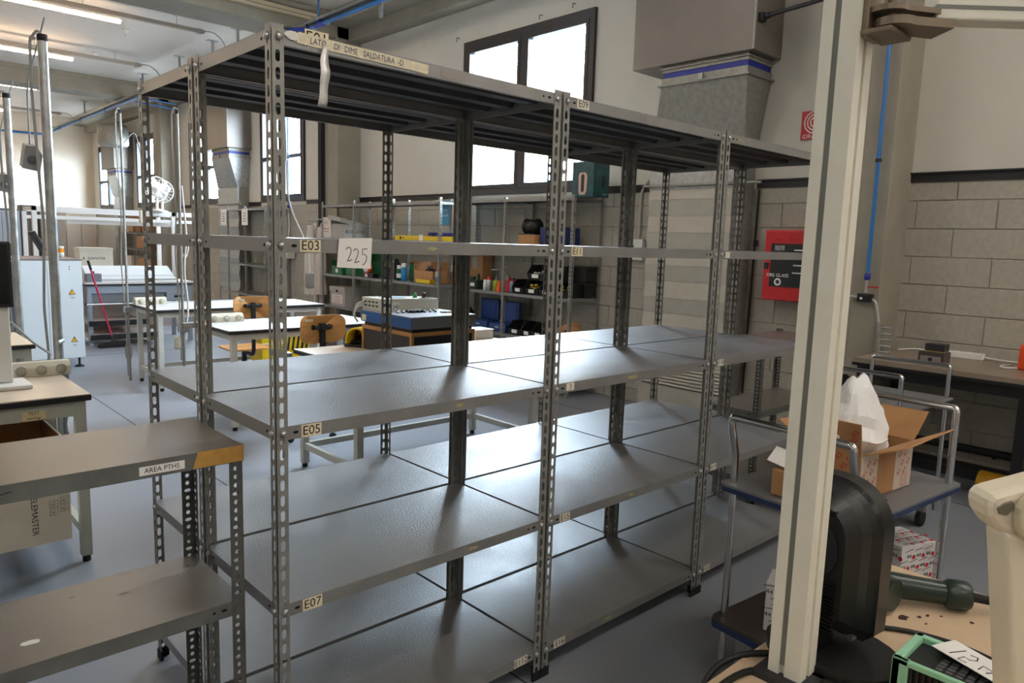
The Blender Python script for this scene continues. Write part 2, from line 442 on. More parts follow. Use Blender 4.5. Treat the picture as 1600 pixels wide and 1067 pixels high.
def shelf_mesh(L, D, ribs=3, rim=RIM, slot_sides='f', topm=None):
    """pan shelf, top at z=0, origin at front left corner of the pan"""
    b = MB(); t = 0.0015
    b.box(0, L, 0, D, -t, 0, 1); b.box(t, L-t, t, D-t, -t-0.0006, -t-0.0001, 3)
    b.box(0, L, 0, t, -rim, -t).box(0, L, D-t, D, -rim, -t).box(0, t, t, D-t, -rim, -t).box(L-t, L, t, D-t, -rim, -t)
    b.box(0, L, t, 0.014, -rim, -rim+t).box(0, L, D-0.014, D-t, -rim, -rim+t)
    for k in range(ribs):
        y = D*(k+1)/(ribs+1)
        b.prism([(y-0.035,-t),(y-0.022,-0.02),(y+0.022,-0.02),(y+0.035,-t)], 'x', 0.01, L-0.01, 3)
    # stamped oval slots and round holes beside each end of the rims
    for x in (0.052, L-0.052):
        for (cx, w_, h_) in ((x, 0.016, 0.008), (x+(0.026 if x < L/2 else -0.026), 0.008, 0.008)):
            for yy_, s in ((-0.0003, 1), (D+0.0003, -1)):
                pts = [(cx+w_/2*math.cos(a)*(1), yy_, -0.018+h_/2*math.sin(a)) for a in [s*2*PI*k/8 for k in range(8)]]
                b.add(pts, [tuple(range(8))], 2)
    for y in (0.052, D-0.052):
        for xx in (-0.0003, L+0.0003):
            b.add([(xx, y+0.006*math.cos(a), -0.018+0.004*math.sin(a)) for a in [-2*PI*k/8 for k in range(8)]], [tuple(range(8))], 2)
    me = bpy.data.meshes.new('shelf'); me.from_pydata(b.v, [], b.f)
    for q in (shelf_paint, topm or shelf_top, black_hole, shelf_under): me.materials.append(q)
    me.polygons.foreach_set('material_index', b.m); me.update(); return me
UW, UD = 0.976, 0.489
LV = [2.0, 1.5175, 1.0494, 0.578, 0.1006]     # bolt heights
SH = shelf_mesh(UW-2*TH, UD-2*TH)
XS = [-0.02, 0.9645, 1.949]; YS = [0.0, 0.5045]
foot_m = rubber
names = {(0,0): 'grey slotted shelving unit nearest the camera with handwritten tape and note 225',
         (1,0): 'front grey slotted shelving unit in the middle, labelled E09 to E16',
         (2,0): 'front grey slotted shelving unit at the right end behind the cream post',
         (0,1): 'rear left grey slotted shelving unit, back to back with the labelled E03 one',
         (1,1): 'rear middle grey slotted shelving unit, behind the one labelled E11',
         (2,1): 'rear right grey slotted shelving unit closest to the ribbed wall duct'}
UNIT = {}
def shelving(i, j):
    ox, oy = XS[i], YS[j]
    t = thing('shelving_unit', names[(i,j)], 'shelving unit', (ox, oy, 0), group='main block of grey shelving')
    for (x, y, r) in ((0,0,0), (UW,0,PI/2), (UW,UD,PI), (0,UD,-PI/2)):
        if j == 1 and i > 0 and (x, y) == (0, UD): continue      # add-on bays share the rear post of their neighbour
        p = link('post', POST, t, (x, y, 0.004), r)
        f = MB().box(-0.003, FW+0.004, -0.003, 0.006, -0.004, 0.03).box(-0.003, 0.006, 0.006, FW+0.004, -0.004, 0.03).build('foot', foot_m, p)
        # bolts through the outer flanges
        for z in LV:
            if j == 0 and y == 0:
                link('bolt', BOLT, p, (0.020, 0, z-0.004), 0) if r == 0 else link('bolt', BOLT, p, (0, 0.020, z-0.004), -PI/2)
            if i == 0 and x == 0:
                if r == 0: link('bolt', BOLT, p, (0, 0.020, z-0.004), -PI/2)
                else: link('bolt', BOLT, p, (0.020, 0, z-0.004), 0)
    sh = []
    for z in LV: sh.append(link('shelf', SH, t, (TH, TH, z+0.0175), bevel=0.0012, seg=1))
    UNIT[(i,j)] = (t, sh); return t
for j in (1, 0):
    for i in (2, 1, 0): shelving(i, j)
# ---- stickers and writing on the shelf rims (sub-parts of a shelf; coordinates run along the rim)
def sticker(unit, lv, x, s, wd, ht, size, m=cream_label, inkm=ink, tilt=0.0, dz=0.0, name='shelf_label', sx=1.0):
    sh = UNIT[unit][1][lv]; b = MB(); c, q = math.cos(tilt), math.sin(tilt)
    ux, uy = Vector((c,0,q)), Vector((-q,0,c)); o = Vector((x, -0.0012, -0.0175+dz))
    def P(u, v, d=0): p = o+ux*u+uy*v; return (p.x, p.y+d, p.z)
    b.add([P(-wd/2,-ht/2), P(wd/2,-ht/2), P(wd/2,ht/2), P(-wd/2,ht/2), P(-wd/2,-ht/2,0.001), P(wd/2,-ht/2,0.001), P(wd/2,ht/2,0.001), P(-wd/2,ht/2,0.001)],
          [(0,1,2,3),(5,4,7,6),(0,4,5,1),(1,5,6,2),(2,6,7,3),(3,7,4,0)], 0)
    if s: b.text(s, size, o+Vector((0,-0.0006,0)), ux, uy, 1, sx)
    o_ = b.build(name, [m, inkm], sh)
    if s: o_['label'] = 'sticker reading ' + s
    return o_
def patch(unit, lv, x, w_, h_, m=None):
    sh = UNIT[unit][1][lv]; n = 9; rng = random.Random(int(x*1000)+lv)
    pts = [(x+w_/2*math.cos(2*PI*k/n)*rng.uniform(.5,1), -0.0006, -0.0175+h_/2*math.sin(2*PI*k/n)*rng.uniform(.5,1)) for k in range(n)]
    MB().add(pts, [tuple(range(n))]).build('label_residue', m or mat('label_residue', (176,166,120), 0.8, 0, 0.2, 60), sh)
A, B_, C_ = (0,0), (1,0), (2,0)
plate = mat('label_plate_white', (222,216,200), 0.6)
sticker(A, 0, 0.115, 'E01', 0.062, 0.038, 0.040, dz=0.012)
sticker(A, 1, 0.095, 'E03', 0.056, 0.030, 0.034)
sticker(A, 2, 0.095, 'E05', 0.056, 0.033, 0.034, dz=-0.001)
sticker(A, 3, 0.095, 'E07', 0.056, 0.033, 0.034, dz=-0.001)
sticker(A, 4, 0.880, 'E112', 0.062, 0.030, 0.030, m=plate, tilt=0.02)
sticker(B_, 0, 0.095, 'E09', 0.058, 0.030, 0.032, m=plate)
sticker(B_, 1, 0.095, 'E11', 0.056, 0.030, 0.032)
sticker(B_, 2, 0.090, '3', 0.040, 0.026, 0.026, m=plate, dz=0.002)
sticker(B_, 3, 0.090, 'E15', 0.052, 0.028, 0.030, m=plate)
sticker(B_, 4, 0.090, 'E16', 0.058, 0.030, 0.032, m=plate)
sticker(C_, 1, 0.070, '', 0.036, 0.026, 0, m=plate)
sticker(C_, 2, 0.075, 'E18', 0.046, 0.028, 0.026, m=plate)
sticker(C_, 3, 0.075, 'E19', 0.046, 0.028, 0.026, m=plate)
sticker(C_, 4, 0.080, 'E20', 0.050, 0.028, 0.028, m=plate)
sticker(B_, 0, 0.42, '', 0.040, 0.020, 0, m=mat('grey_sticker', (128,126,122), 0.6), name='blank_sticker')
sticker(A, 0, 0.53, '', 0.075, 0.022, 0, m=mat('faded_sticker', (140,134,128), 0.6), name='blank_sticker')
for u, lv, x, w_, h_ in ((A,1,0.47,0.05,0.014),(A,2,0.58,0.045,0.016),(A,3,0.65,0.05,0.012),(B_,2,0.44,0.09,0.016),(B_,3,0.47,0.05,0.016),(B_,4,0.36,0.07,0.014),(C_,0,0.11,0.06,0.012)): patch(u, lv, x, w_, h_)
# long tape with blue handwriting on the top rim
sh0 = UNIT[A][1][0]; b = MB()
b.add([(0.062,-0.0022,-0.024),(0.445,-0.0022,-0.030),(0.447,-0.0022,-0.006),(0.066,-0.0022,0.002)], [(0,1,2,3)], 0)
words = [('LATO', 0.118), ('DI', 0.168), ('DIME', 0.208), ('SALDATURA', 0.290), ('-D', 0.356)]
for s, x in words: b.text(s, 0.021, (x, -0.0028, -0.012-(x-0.06)*0.016), (1,0,-0.015), (0,0,1), 1, sx=0.8, shear=0.12)
o = b.build('tape_strip', [tape_clear, blue_ink], sh0); o['label'] = 'yellowed tape with blue handwriting LATO DI DIME SALDATURA -D'
# peeling silver tape hanging down
b = MB(); cols = []
for k in range(15):
    t = k/14; cols.append((0.138-0.008*t, -0.006-0.010*math.sin(t*3.0)-0.0015*math.sin(t*17), -0.012-0.150*t, 0.003+0.009*min(1,t*4)))
vv = []
for (x, y, z, hw) in cols: vv += [(x-hw-0.006*(1-abs(x-0.135)*50), y, z), (x+hw-0.006, y+0.003*math.sin(z*90), z)]
b.add(vv, [(2*k,2*k+1,2*k+3,2*k+2) for k in range(14)], 0, True)
b.build('hanging_tape', mat('silver_tape', (222,220,216), 0.35, 0.5, 0.12, 60, 0.6, 60), sh0, solid=0.0006)['label'] = 'silver tape peeling off and hanging down'
b = MB(); n = 10
b.add([(0.052+0.016*math.cos(2*PI*k/n)*(1+.2*(k%3)), -0.003, -0.010+0.011*math.sin(2*PI*k/n)) for k in range(n)], [tuple(range(n))])
b.build('torn_tape', mat('torn_white_tape', (214,208,200), 0.4), sh0)
# the note 225: a sheet of paper taped over the rim, its own thing hanging on the shelf
t225 = MB(); wx = 0.097
gp = [(0,0.0),(0.098,0.003),(0.094,-0.078),(-0.006,-0.074)]
t225.add([(x,-0.0016,z) for x, z in gp]+[(x,-0.0007,z) for x, z in gp], [(3,2,1,0),(4,5,6,7),(0,1,5,4),(1,2,6,5),(2,3,7,6),(3,0,4,7)], 0)
two = [(0,0.030),(0.006,0.036),(0.013,0.034),(0.015,0.026),(0.011,0.014),(0.005,0.003),(0.004,0.0),(0.009,0.001),(0.018,0.004)]
five = [(0.020,0.036),(0.006,0.036),(0.005,0.020),(0.013,0.022),(0.018,0.016),(0.017,0.006),(0.011,-0.003),(0.005,-0.006)]
S = [[(a+0.018,b_) for a,b_ in two], [(a+0.039,b_-0.004) for a,b_ in two], [(a+0.061,b_-0.004) for a,b_ in five]]
t225.strokes(S, 0.0022, (0.002,-0.0021,-0.058), (1,0,0), (0,0,1), 1)
o = t225.build('paper_note', [paper, ink]); o.location = (0.155, 0.0, 1.5385)
tag(o, 'white paper note with handwritten 225 on the E03 shelf edge', 'note')
M_ = lambda n, c, r=0.5, me=0.0: mat(n, c, r, me)
# ------------------------------------------------------------------ ceiling lamps and trunking
tube_m = mat('lamp_tube', (255,240,214), 0.4, emit=(255,222,184), estr=TUBE)
tube_near_m = mat('lamp_tube_near', (255,240,214), 0.4, emit=(255,249,242), estr=TUBE_NEAR)
tray_m = mat('trunking_grey', (176,168,156), 0.5, 0.2)
def lamp(x1, y, z, label, L=1.5, m=None):
    t = thing('ceiling_lamp', label, 'lamp', (x1-L/2, y, z), group='linear ceiling lamps')
    b = MB(); b.box(-L/2, L/2, -0.03, 0.03, 0.0, 0.03)
    b.build('housing', white_plastic, t)
    b = MB(); b.prism([(-0.034,0.004),(-0.03,-0.022),(-0.012,-0.036),(0.012,-0.036),(0.03,-0.022),(0.034,0.004)], 'x', -L/2+0.02, L/2-0.02)
    b.build('diffuser', m or tube_m, t)
    b = MB()
    for x in (-L*0.4, L*0.4): b.cyl((x,0,0.03),(x,0,0.055),0.006,n=6)
    b.build('hanger', zinc, t)
LROWS = [(9.80, 2.37, 3.46), (12.93, 2.46, 3.50), (16.57, 2.58, 3.52), (20.6, 2.64, 3.80)]
rown = ['nearest', 'second', 'third', 'farthest']
for k, (y, xe, xt) in enumerate(LROWS):
    b = MB(); b.box(X0, xt-0.08, y-0.035, y+0.035, 4.455, 4.46).box(X0, xt-0.08, y-0.035, y-0.031, 4.46, 4.51).box(X0, xt-0.08, y+0.031, y+0.035, 4.46, 4.51)
    tr = thing('cable_trunking', 'grey lamp trunking under the ceiling, %s row from the shelving' % rown[k], 'trunking', (0, 0, 0))
    b.build('channel', tray_m, tr)
    MB().prism([(xt-0.08,4.445),(xt-0.02,4.445),(xt+0.02,4.46),(xt+0.02,4.50),(xt-0.02,4.515),(xt-0.08,4.515)], 'y', y-0.045, y+0.045).build('end_box', tray_m, tr)
    b = MB()
    for x in (-3.0, -1.0, 0.6, 1.9, 3.1): b.cyl((x,y,4.51),(x,y,ZC),0.005,n=6).box(x-0.03,x+0.03,y-0.03,y+0.03,ZC-0.006,ZC)
    b.build('hanger', zinc, tr)
    MB().tube(bend([(xt,y,4.49),(xt+0.15,y,4.52),(xt+0.3,y-0.02,4.42),(xt+0.34,y-0.02,4.28)],0.12), 0.007, 6).build('cable', cable_grey, tr)
    for j, dx in enumerate((0, -3.6, -7.2)):
        lamp(xe+dx, y, 4.40, 'lit linear ceiling lamp, %s row, %s' % (rown[k], ['end by the windows', 'middle of the hall', 'far left of the hall'][j]))
for k, (x1, y) in enumerate([(2.4, 5.6), (2.4, 2.6), (0.3, -2.4), (-2.6, 5.6), (-2.6, 1.6), (-3.2, -2.4), (-3.2, -5.2), (0.8, -5.2), (3.6, -2.4), (3.6, -3.4), (4.4, -4.6)]):
    lamp(x1, y, 4.40, 'linear ceiling lamp above the near bay, %s' % ['over the far end of the shelving', 'over the shelving', 'over the camera', 'left beyond the beam', 'left over the aisle', 'left behind the camera', 'far left rear corner', 'behind the camera', 'over the right bench', 'second over the right bench', 'right rear corner'][k], m=tube_near_m)
for k, (x, y) in enumerate([(2.8, 11.16), (2.87, 13.28), (2.87, 18.2)]):
    b = MB(); b.lathe([(0.001,0),(0.05,0),(0.05,-0.03),(0.03,-0.05),(0.018,-0.055),(0.018,-0.10),(0.03,-0.11),(0.001,-0.12)], (x,y,ZC), 12)
    tag(b.build('smoke_detector', white_plastic), 'small white detector on the ceiling, %s of three' % ['nearest','middle','farthest'][k], 'detector')
tr = thing('cable_trunking', 'yellowish cable trunking fixed to the near side of the first beam', 'trunking', (0, 7.84, 4.47)); MB().box(X0+.05, 4.45, -.05, .04, -.04, .05).build('channel', M_('trunking_cream',(190,178,150),0.5), tr); MB().box(X0+.05, 4.45, -.054, -.05, -.005, .005).build('cover_seam', M_('trunking_seam',(130,120,100),0.6), tr)
# ------------------------------------------------------------------ compressed-air line
ap = thing('air_pipe', 'blue compressed air pipe with grey support channel under the beams', 'pipe', (3.95, 14, 4.2))
XP, ZP = 0.0, 0.0
MB().cyl((0,-11.5,0),(0,8.3,0),0.024,n=14).build('pipe', blue_pipe, ap)
MB().box(-0.05,0.05,-11.5,8.4,0.075,0.079).box(0.046,0.05,-11.5,8.4,0.02,0.075).box(-0.05,-0.046,-11.5,8.4,0.045,0.075).build('support_channel', galv, ap)
for y in (-11.0,-8.9,-6.5,-3.8,-1.6,0.5,3.0,5.2,7.4):
    MB().cyl((0,y-0.02,0),(0,y+0.02,0),0.031,n=14).box(-0.006,0.006,y-0.015,y+0.015,0.02,0.08).build('clamp', black_plastic, ap)
for y in (-4.2,-3.2,-1.65,0.45,5.0): MB().box(0.03,0.06,y-0.02,y+0.02,0.08,0.44).box(-0.04,0.12,y-0.05,y+0.05,0.432,0.44).build('hanger', galv, ap)
MB().box(0.04,0.07,-8.2,-8.15,-0.16,0.02).build('hanger', galv, ap)
b = MB(); b.cyl((0,-6.95,0),(0,-6.75,0),0.036,n=14).cyl((0,-6.6,0),(0,-6.5,0),0.036,n=14).cyl((-0.01,-6.85,0.0),(-0.01,-6.85,0.10),0.022,n=10)
b.tube(bend([(0,-6.55,0),(-0.14,-6.4,0.0),(-0.2,-6.3,-0.02)],0.05),0.022,8); b.build('tee_fitting', mat('blue_fitting', (22,48,150), 0.4), ap)
for y, L in ((-6.85, 0.33), (0.35, 0.33)): MB().cyl((-0.02,y,0),(-0.02,y,L),0.012,n=8).build('riser', blue_pipe, ap)
for k in (0,1): MB().cyl((-0.02,0.5+k*0.3,-0.02-0.05*k),(0.7,0.5+k*0.3,-0.05-0.05*k),0.012,n=8).build('branch_pipe', blue_pipe, ap)
tag(MB().cyl((-6,22.5,4.0),(3.9,22.5,4.12),0.03,n=10).build('air_pipe', blue_pipe), 'blue air pipe crossing high on the far end wall', 'pipe')
def air_drop(loc, label, ztop, manifold=True):
    t = thing('air_drop', label, 'pipe', loc)
    MB().cyl((0,0,0.13),(0,0,ztop),0.014,n=10).build('pipe', blue_pipe, t)
    for z in (0.9, 1.7):
        MB().cyl((0,0,z-0.012),(0,0,z+0.012),0.02,n=10).box(-0.004,0.03,-0.008,0.008,z-0.01,z+0.01).build('clip', black_plastic, t)
    MB().lathe([(0.014,0.12),(0.021,0.115),(0.021,0.08),(0.016,0.07),(0.001,0.07)],n=12).build('coupling', mat('blue_fitting', (22,48,150), 0.4), t)
    v = MB(); v.cyl((0,0,-0.02),(0,0,0.075),0.011,n=10).build('valve', zinc, t)
    MB().box(-0.006,0.006,-0.085,0.012,0.018,0.028).build('valve_lever', red_paint, t)
    if manifold:
        b = MB(); b.cbox(0,0,-0.055,0.055,0.10,0.06); b.cyl((-0.035,0.0,-0.055),(0.03,0.0,-0.055),0.022,n=12)
        b.build('distributor', black_plastic, t, bevel=0.006)
        MB().lathe([(0.001,-0.04),(0.009,-0.04),(0.009,-0.03),(0.014,-0.03)],(0,0.015,-0.06),10,axis='x').build('gauge', white_plastic, t)
        MB().cyl((0,0.05,-0.055),(0,0.12,-0.052),0.010,n=8).cyl((0,0.08,-0.055),(0,0.10,-0.053),0.014,n=8).build('nipple', zinc, t)
        MB().tube(bend([(0,-0.04,-0.06),(0,-0.07,-0.075),(0,-0.085,-0.12),(0,-0.105,-0.22)],0.03),0.012,8).build('elbow_hose', zinc, t)
        mf = MB().cyl((0,-0.105,-0.22),(0,-0.125,-0.48),0.017,n=10).box(-0.012,0.012,-0.132,-0.098,-0.49,-0.24).build('manifold', galv_dull, t)
        for k in range(6):
            z = -0.255-0.043*k; y = -0.122-0.003*k
            MB().cyl((0,y,z),(0,y-0.07,z),0.008,n=8).cyl((0,y-0.03,z),(0,y-0.05,z),0.0115,n=8).build('outlet', zinc, mf)
    return t
air_drop((4.585, 0.412, 1.285), 'blue air drop with red lever and six-way manifold on the column', 2.95)
t = air_drop((4.90, 10.02, 1.93), 'blue air drop in front of the second window with red lever', 2.2, False)
b = MB(); b.tube([(0,0,-0.02),(0,-0.02,-0.25),(0,0.03,-0.45)],0.012,8).cbox(0,0.03,-0.62,0.14,0.2,0.3); b.build('filter_box', white_plastic, t)

# ------------------------------------------------------------------ air heaters with ducts on the window wall
def heater(y, label, light=False):
    t = thing('heater_duct', label, 'air duct', (4.78, y, 0), group='wall heater ducts')
    dm = duct_beige
    # upper casing
    b = MB(); b.box(-0.23, 0.215, -0.585, 0.585, 3.085, 4.28 if not light else 4.0); b.build('casing', dm, t, bevel=0.006)
    b = MB(); b.box(-0.236, -0.22, -0.592, -0.575, 3.085, 4.28 if not light else 4.0); b.build('corner_trim', galv_dull, t)
    # collar: flange, blue flexible band, flange
    MB().box(-0.18,0.20,-0.52,0.30,3.03,3.085).box(-0.195,0.205,-0.535,0.315,3.055,3.065).build('collar', galv_dull, t)
    MB().box(-0.172,0.195,-0.512,0.292,2.985,3.03).build('flexible_band', mat('blue_band', (26,42,140), 0.5), t)
    MB().box(-0.18,0.20,-0.52,0.30,2.93,2.985).box(-0.20,0.21,-0.545,0.325,2.915,2.93).build('collar', galv_dull, t)
    MB().box(-0.215,-0.195,-0.13,-0.09,2.925,2.975).build('clip', galv, t)
    # offset transition piece
    v = [(-0.18,-0.52,2.915),(0.20,-0.52,2.915),(0.20,0.30,2.915),(-0.18,0.30,2.915), (0.0,-0.435,2.40),(0.215,-0.435,2.40),(0.215,0.50,2.40),(0.0,0.50,2.40)]
    MB().add(v, [(0,1,2,3),(7,6,5,4),(0,4,5,1),(1,5,6,2),(2,6,7,3),(3,7,4,0)]).build('transition', galv_dull if not light else galv, t)
    # wall plenum of folded horizontal panels
    pm = mat('plenum_panel', (176,172,160), 0.5, 0.25, 0.06, 8, rvar=0.08) if not light else galv
    MB().box(0.021,0.215,-0.43,0.495,0.0,2.395).build('plenum', galv_dull, t)
    z = 0.50; k = 0
    while z < 2.05:
        d = 0.016 if k % 2 else 0.0
        h = 0.145
        MB().add([(d,-0.44,z),(d,0.505,z),(0.016-d,0.505,z+h),(0.016-d,-0.44,z+h),(0.022,-0.44,z),(0.022,0.505,z),(0.022,0.505,z+h),(0.022,-0.44,z+h)],
                 [(3,2,1,0),(4,5,6,7),(0,1,5,4),(1,2,6,5),(2,3,7,6),(3,0,4,7)]).build('panel', pm, t)
        z += h+0.002; k += 1
    MB().box(0.0,0.022,-0.44,0.505,2.06,2.395).build('panel', galv, t)
    MB().box(0.0,0.02,-0.44,0.505,0.0,0.27).build('panel', pm, t)
    # conduit rail between the panels
    MB().cyl((-0.02,-0.62,2.09),(-0.02,0.56,2.09),0.012,n=8).cyl((-0.035,-0.47,2.09),(0.01,-0.47,2.09),0.02,n=8).build('rail', galv_dull, t)
    for q in range(7):
        zz = 0.285+0.031*q
        MB().add([(-0.012,-0.40,zz),(-0.012,0.46,zz),(0.010,0.46,zz+0.026),(0.010,-0.40,zz+0.026)], [(3,2,1,0)]).build('louvre_slat', pm, t, solid=0.003)
    MB().box(-0.014,0.012,-0.44,-0.40,0.27,0.51).box(-0.014,0.012,0.46,0.505,0.27,0.51).build('louvre_frame', pm, t)
    return t
heater(1.998, 'large grey heater duct on the wall behind the shelving')
heater(12.25, 'heater duct with shiny transition beside the second window', True)
heater(19.35, 'farthest heater duct near the end wall', True)
b = MB(); b.cyl((4.62,1.40,3.33),(4.62,0.4,3.40),0.016,n=10).box(4.585,4.655,1.375,1.41,3.30,3.36).cyl((4.62,1.36,3.333),(4.62,1.33,3.335),0.024,n=10)
tag(b.build('stay_rod', dark_metal), 'dark threaded stay rod from the big duct to the column', 'rod')
tag(MB().box(4.975,5.0,0.985,1.06,3.17,3.21).build('mounting_bracket', rubber, bevel=0.008), 'small dark bracket on the plaster beside the cream post', 'bracket')
# round exhaust head over the far duct
b = MB(); b.lathe([(0.001,0.45),(0.30,0.45),(0.34,0.36),(0.34,0.0),(0.30,-0.05),(0.001,-0.05)], (4.45,18.4,3.62), 20)
tag(b.build('extractor_fan', galv_dull), 'round grey extractor housing high beside the farthest duct', 'extractor')
# ------------------------------------------------------------------ wall fixtures
t = thing('fire_hose_cabinet', 'red fire hose cabinet on the block wall', 'fire cabinet', (4.90, 1.10, 1.145))
MB().box(-0.09,0.095,-0.21,0.23,0.0,0.565).build('body', red_paint, t, bevel=0.008)
MB().box(-0.098,-0.09,-0.20,0.22,0.012,0.553).box(-0.104,-0.096,-0.205,0.225,0.0,0.015).build('door_frame', red_paint, t, bevel=0.004)
pn = MB(); z0, z1 = 0.11, 0.455
pn.box(-0.104,-0.098,-0.17,0.165,z0,z1,0)
pn.text('FIRE GLASS', 0.038, (-0.1055,0.095,0.20), (0,-1,0), (0,0,1), 1)
for r_ in (0.030,): pn.add([(-0.1055,0.09+r_*math.cos(2*PI*k/14),0.148+r_*math.sin(2*PI*k/14)) for k in range(14)][::-1], [tuple(range(14))], 1)
pn.add([(-0.1060,0.09+0.017*math.cos(2*PI*k/14),0.148+0.017*math.sin(2*PI*k/14)) for k in range(14)][::-1], [tuple(range(14))], 0)
for k in range(7): pn.box(-0.1056,-0.104,0.055+0.012*k,0.0585+0.012*k,0.40,0.44,1)
for k in range(4): pn.box(-0.1056,-0.104,-0.15,-0.03+0.004*(k%2),0.40-0.06*k,0.41-0.06*k,1)
pn.build('glass_panel', [black_gloss, paper], t)['label'] = 'dark panel reading FIRE GLASS'
MB().box(-0.11,-0.098,0.185,0.215,0.25,0.30).build('latch', black_plastic, t)
for y in (0.12,0.0,-0.1): MB().box(-0.1,-0.0975,y-0.006,y+0.006,0.485,0.492).build('vent_slot', black_hole, t)
b = MB(); b.box(4.985,5.0,0.97,1.19,2.43,2.65,0)
for r0, r1 in ((0.085,0.095),(0.060,0.070),(0.035,0.045)):
    n = 24; vv = []
    for k in range(n):
        a = 2*PI*k/n; vv += [(4.9842,1.075-r0*math.cos(a),2.560+r0*math.sin(a)*0.95),(4.9842,1.075-r1*math.cos(a),2.560+r1*math.sin(a)*0.95)]
    b.add(vv, [(2*k,(2*k+2)%(2*n),(2*k+3)%(2*n),2*k+1)[::-1] for k in range(n)], 1)
b.text('IDRANTE', 0.046, (4.984,1.08,2.452), (0,-1,0), (0,0,1), 1)
tag(b.build('hydrant_sign', [red_paint, paper]), 'red square hydrant sign with white rings reading IDRANTE', 'sign')
t = thing('thermostat', 'white thermostat box on the block wall left of the ribbed duct', 'thermostat', (4.975, 2.755, 1.41))
MB().box(-0.03,0.02,-0.085,0.085,0.0,0.20).build('box', white_plastic, t, bevel=0.005)
MB().box(-0.034,-0.03,-0.01,0.07,0.075,0.165).build('bezel', white_plastic, t)
MB().box(-0.036,-0.034,0.015,0.055,0.10,0.145).build('display', mat('lcd', (92,98,84), 0.3), t)
b = MB(); b.tube(bend([(4.975,2.74,1.61),(4.975,2.74,2.05),(4.975,2.70,2.12),(4.975,2.60,2.22),(4.975,2.575,2.3),(4.975,2.575,2.6)],0.04), 0.013, 8)
tag(b.build('conduit', mat('conduit_grey', (186,180,170), 0.5)), 'thin grey conduit rising from the thermostat', 'conduit')
b = MB(); b.box(4.56,4.62,8.26,8.36,1.30,3.7)
tag(b.build('cable_duct', rubber), 'black vertical cable duct on the column behind the carton rack', 'cable duct')
b = MB(); b.cyl((4.96,2.62,2.095),(4.96,2.56,2.095),0.02,n=8).tube([(4.98,1.42,1.80),(4.98,1.42,2.0)],0.01,6)
b = MB(); b.cyl((4.97,1.525,0.3),(4.97,1.505,2.05),0.010,n=8); b.cbox(4.965,1.50,1.60,0.03,0.03,0.05)
tag(b.build('black_cable', cable_black), 'thin black cable running down beside the ribbed duct', 'cable')
# ------------------------------------------------------------------ racks along the window wall
POST_L = POST
def rack(name, label, ys, zs, x0=4.545, x1=4.985):
    t = thing(name, label, 'shelving rack', (x0, ys[0], 0))
    D = x1-x0
    for k, y in enumerate(ys):
        yy_ = y-ys[0]; last = k == len(ys)-1
        # one post serves two bays; the last bay closes with mirrored angles
        link('post', POST_L, t, (0, yy_, 0.0), -PI/2 if last else 0)
        link('post', POST_L, t, (D, yy_, 0.0), PI if last else PI/2)
    for k in range(len(ys)-1):
        a, b = ys[k]-ys[0]+TH, ys[k+1]-ys[0]-TH
        key = ('R', round(b-a,3))
        if key not in full:
            full[key] = shelf_mesh(b-a, D-2*TH, rim=0.03)
        for z in zs: o = link('shelf', full[key], t, (D-TH, a, z), PI/2)
    return t
ZS = [2.0, 1.53, 1.0, 0.55, 0.14]
rack('storage_rack', 'grey wall rack with black bins below the big window', [3.215, 4.205, 5.18], ZS)
rack('storage_rack', 'grey wall rack with cartons and spray cans left of the window', [5.0, 5.95, 6.86, 7.72], [1.975, 1.53, 1.03, 0.60, 0.14], 4.27, 4.535)
rack('storage_rack', 'far grey wall rack with two white tags at its top', [10.16, 10.96, 11.75], [1.98, 1.42, 1.02, 0.5, 0.12])
rack('storage_rack', 'far grey wall rack with small cartons behind the fan', [16.2, 17.4, 18.6], [1.98, 1.5, 1.12, 0.62, 0.12])
for k, (y, s) in enumerate([(11.86, 'rightmost'), (10.93, 'leftmost')]):
    b = MB(); b.box(4.525, 4.535, y-0.12, y+0.12, 1.70, 1.98, 0)
    for q in range(4): b.box(4.5235, 4.525, y-0.05-0.01*(q%2), y+0.05, 1.76+0.045*q, 1.772+0.045*q, 1)
    tag(b.build('rack_tag', [paper, ink]), 'white printed tag on the far rack, %s one' % ['left', 'right'][k], 'tag')

def carton(label, x0, x1, y0, y1, z0, h, m=beige_card, lid=None, cat='box', marks=None, name='carton', group=None, flaps=False):
    t = thing(name, label, cat, ((x0+x1)/2, (y0+y1)/2, z0), group=group); a, b = (x1-x0)/2, (y1-y0)/2
    MB().box(-a, a, -b, b, 0, h).build('body', m, t, bevel=0.003)
    if lid: MB().box(-a-0.008, a+0.008, -b-0.008, b+0.008, h-lid, h+0.006).build('lid', m, t, bevel=0.003)
    else:
        MB().box(-a*0.12, a*0.12, -b-0.0008, b+0.0008, h-0.04, h+0.0012).build('packing_tape', tape_clear, t) if name == 'carton' else None
    if marks: marks(t, a, b, h)
    return t
def elemaster(t, a, b, h, s=0.075, off=0.5):
    m = MB(); m.text('ELEMASTER', s, (0, -b-0.0015, h*off), (1,0,0), (0,0,1), 0, sx=0.9)
    m.box(-a*0.80, -a*0.74, -b-0.0015, -b-0.0008, h*off-s*0.3, h*off+s*0.4).build('printed_logo', ink, t)
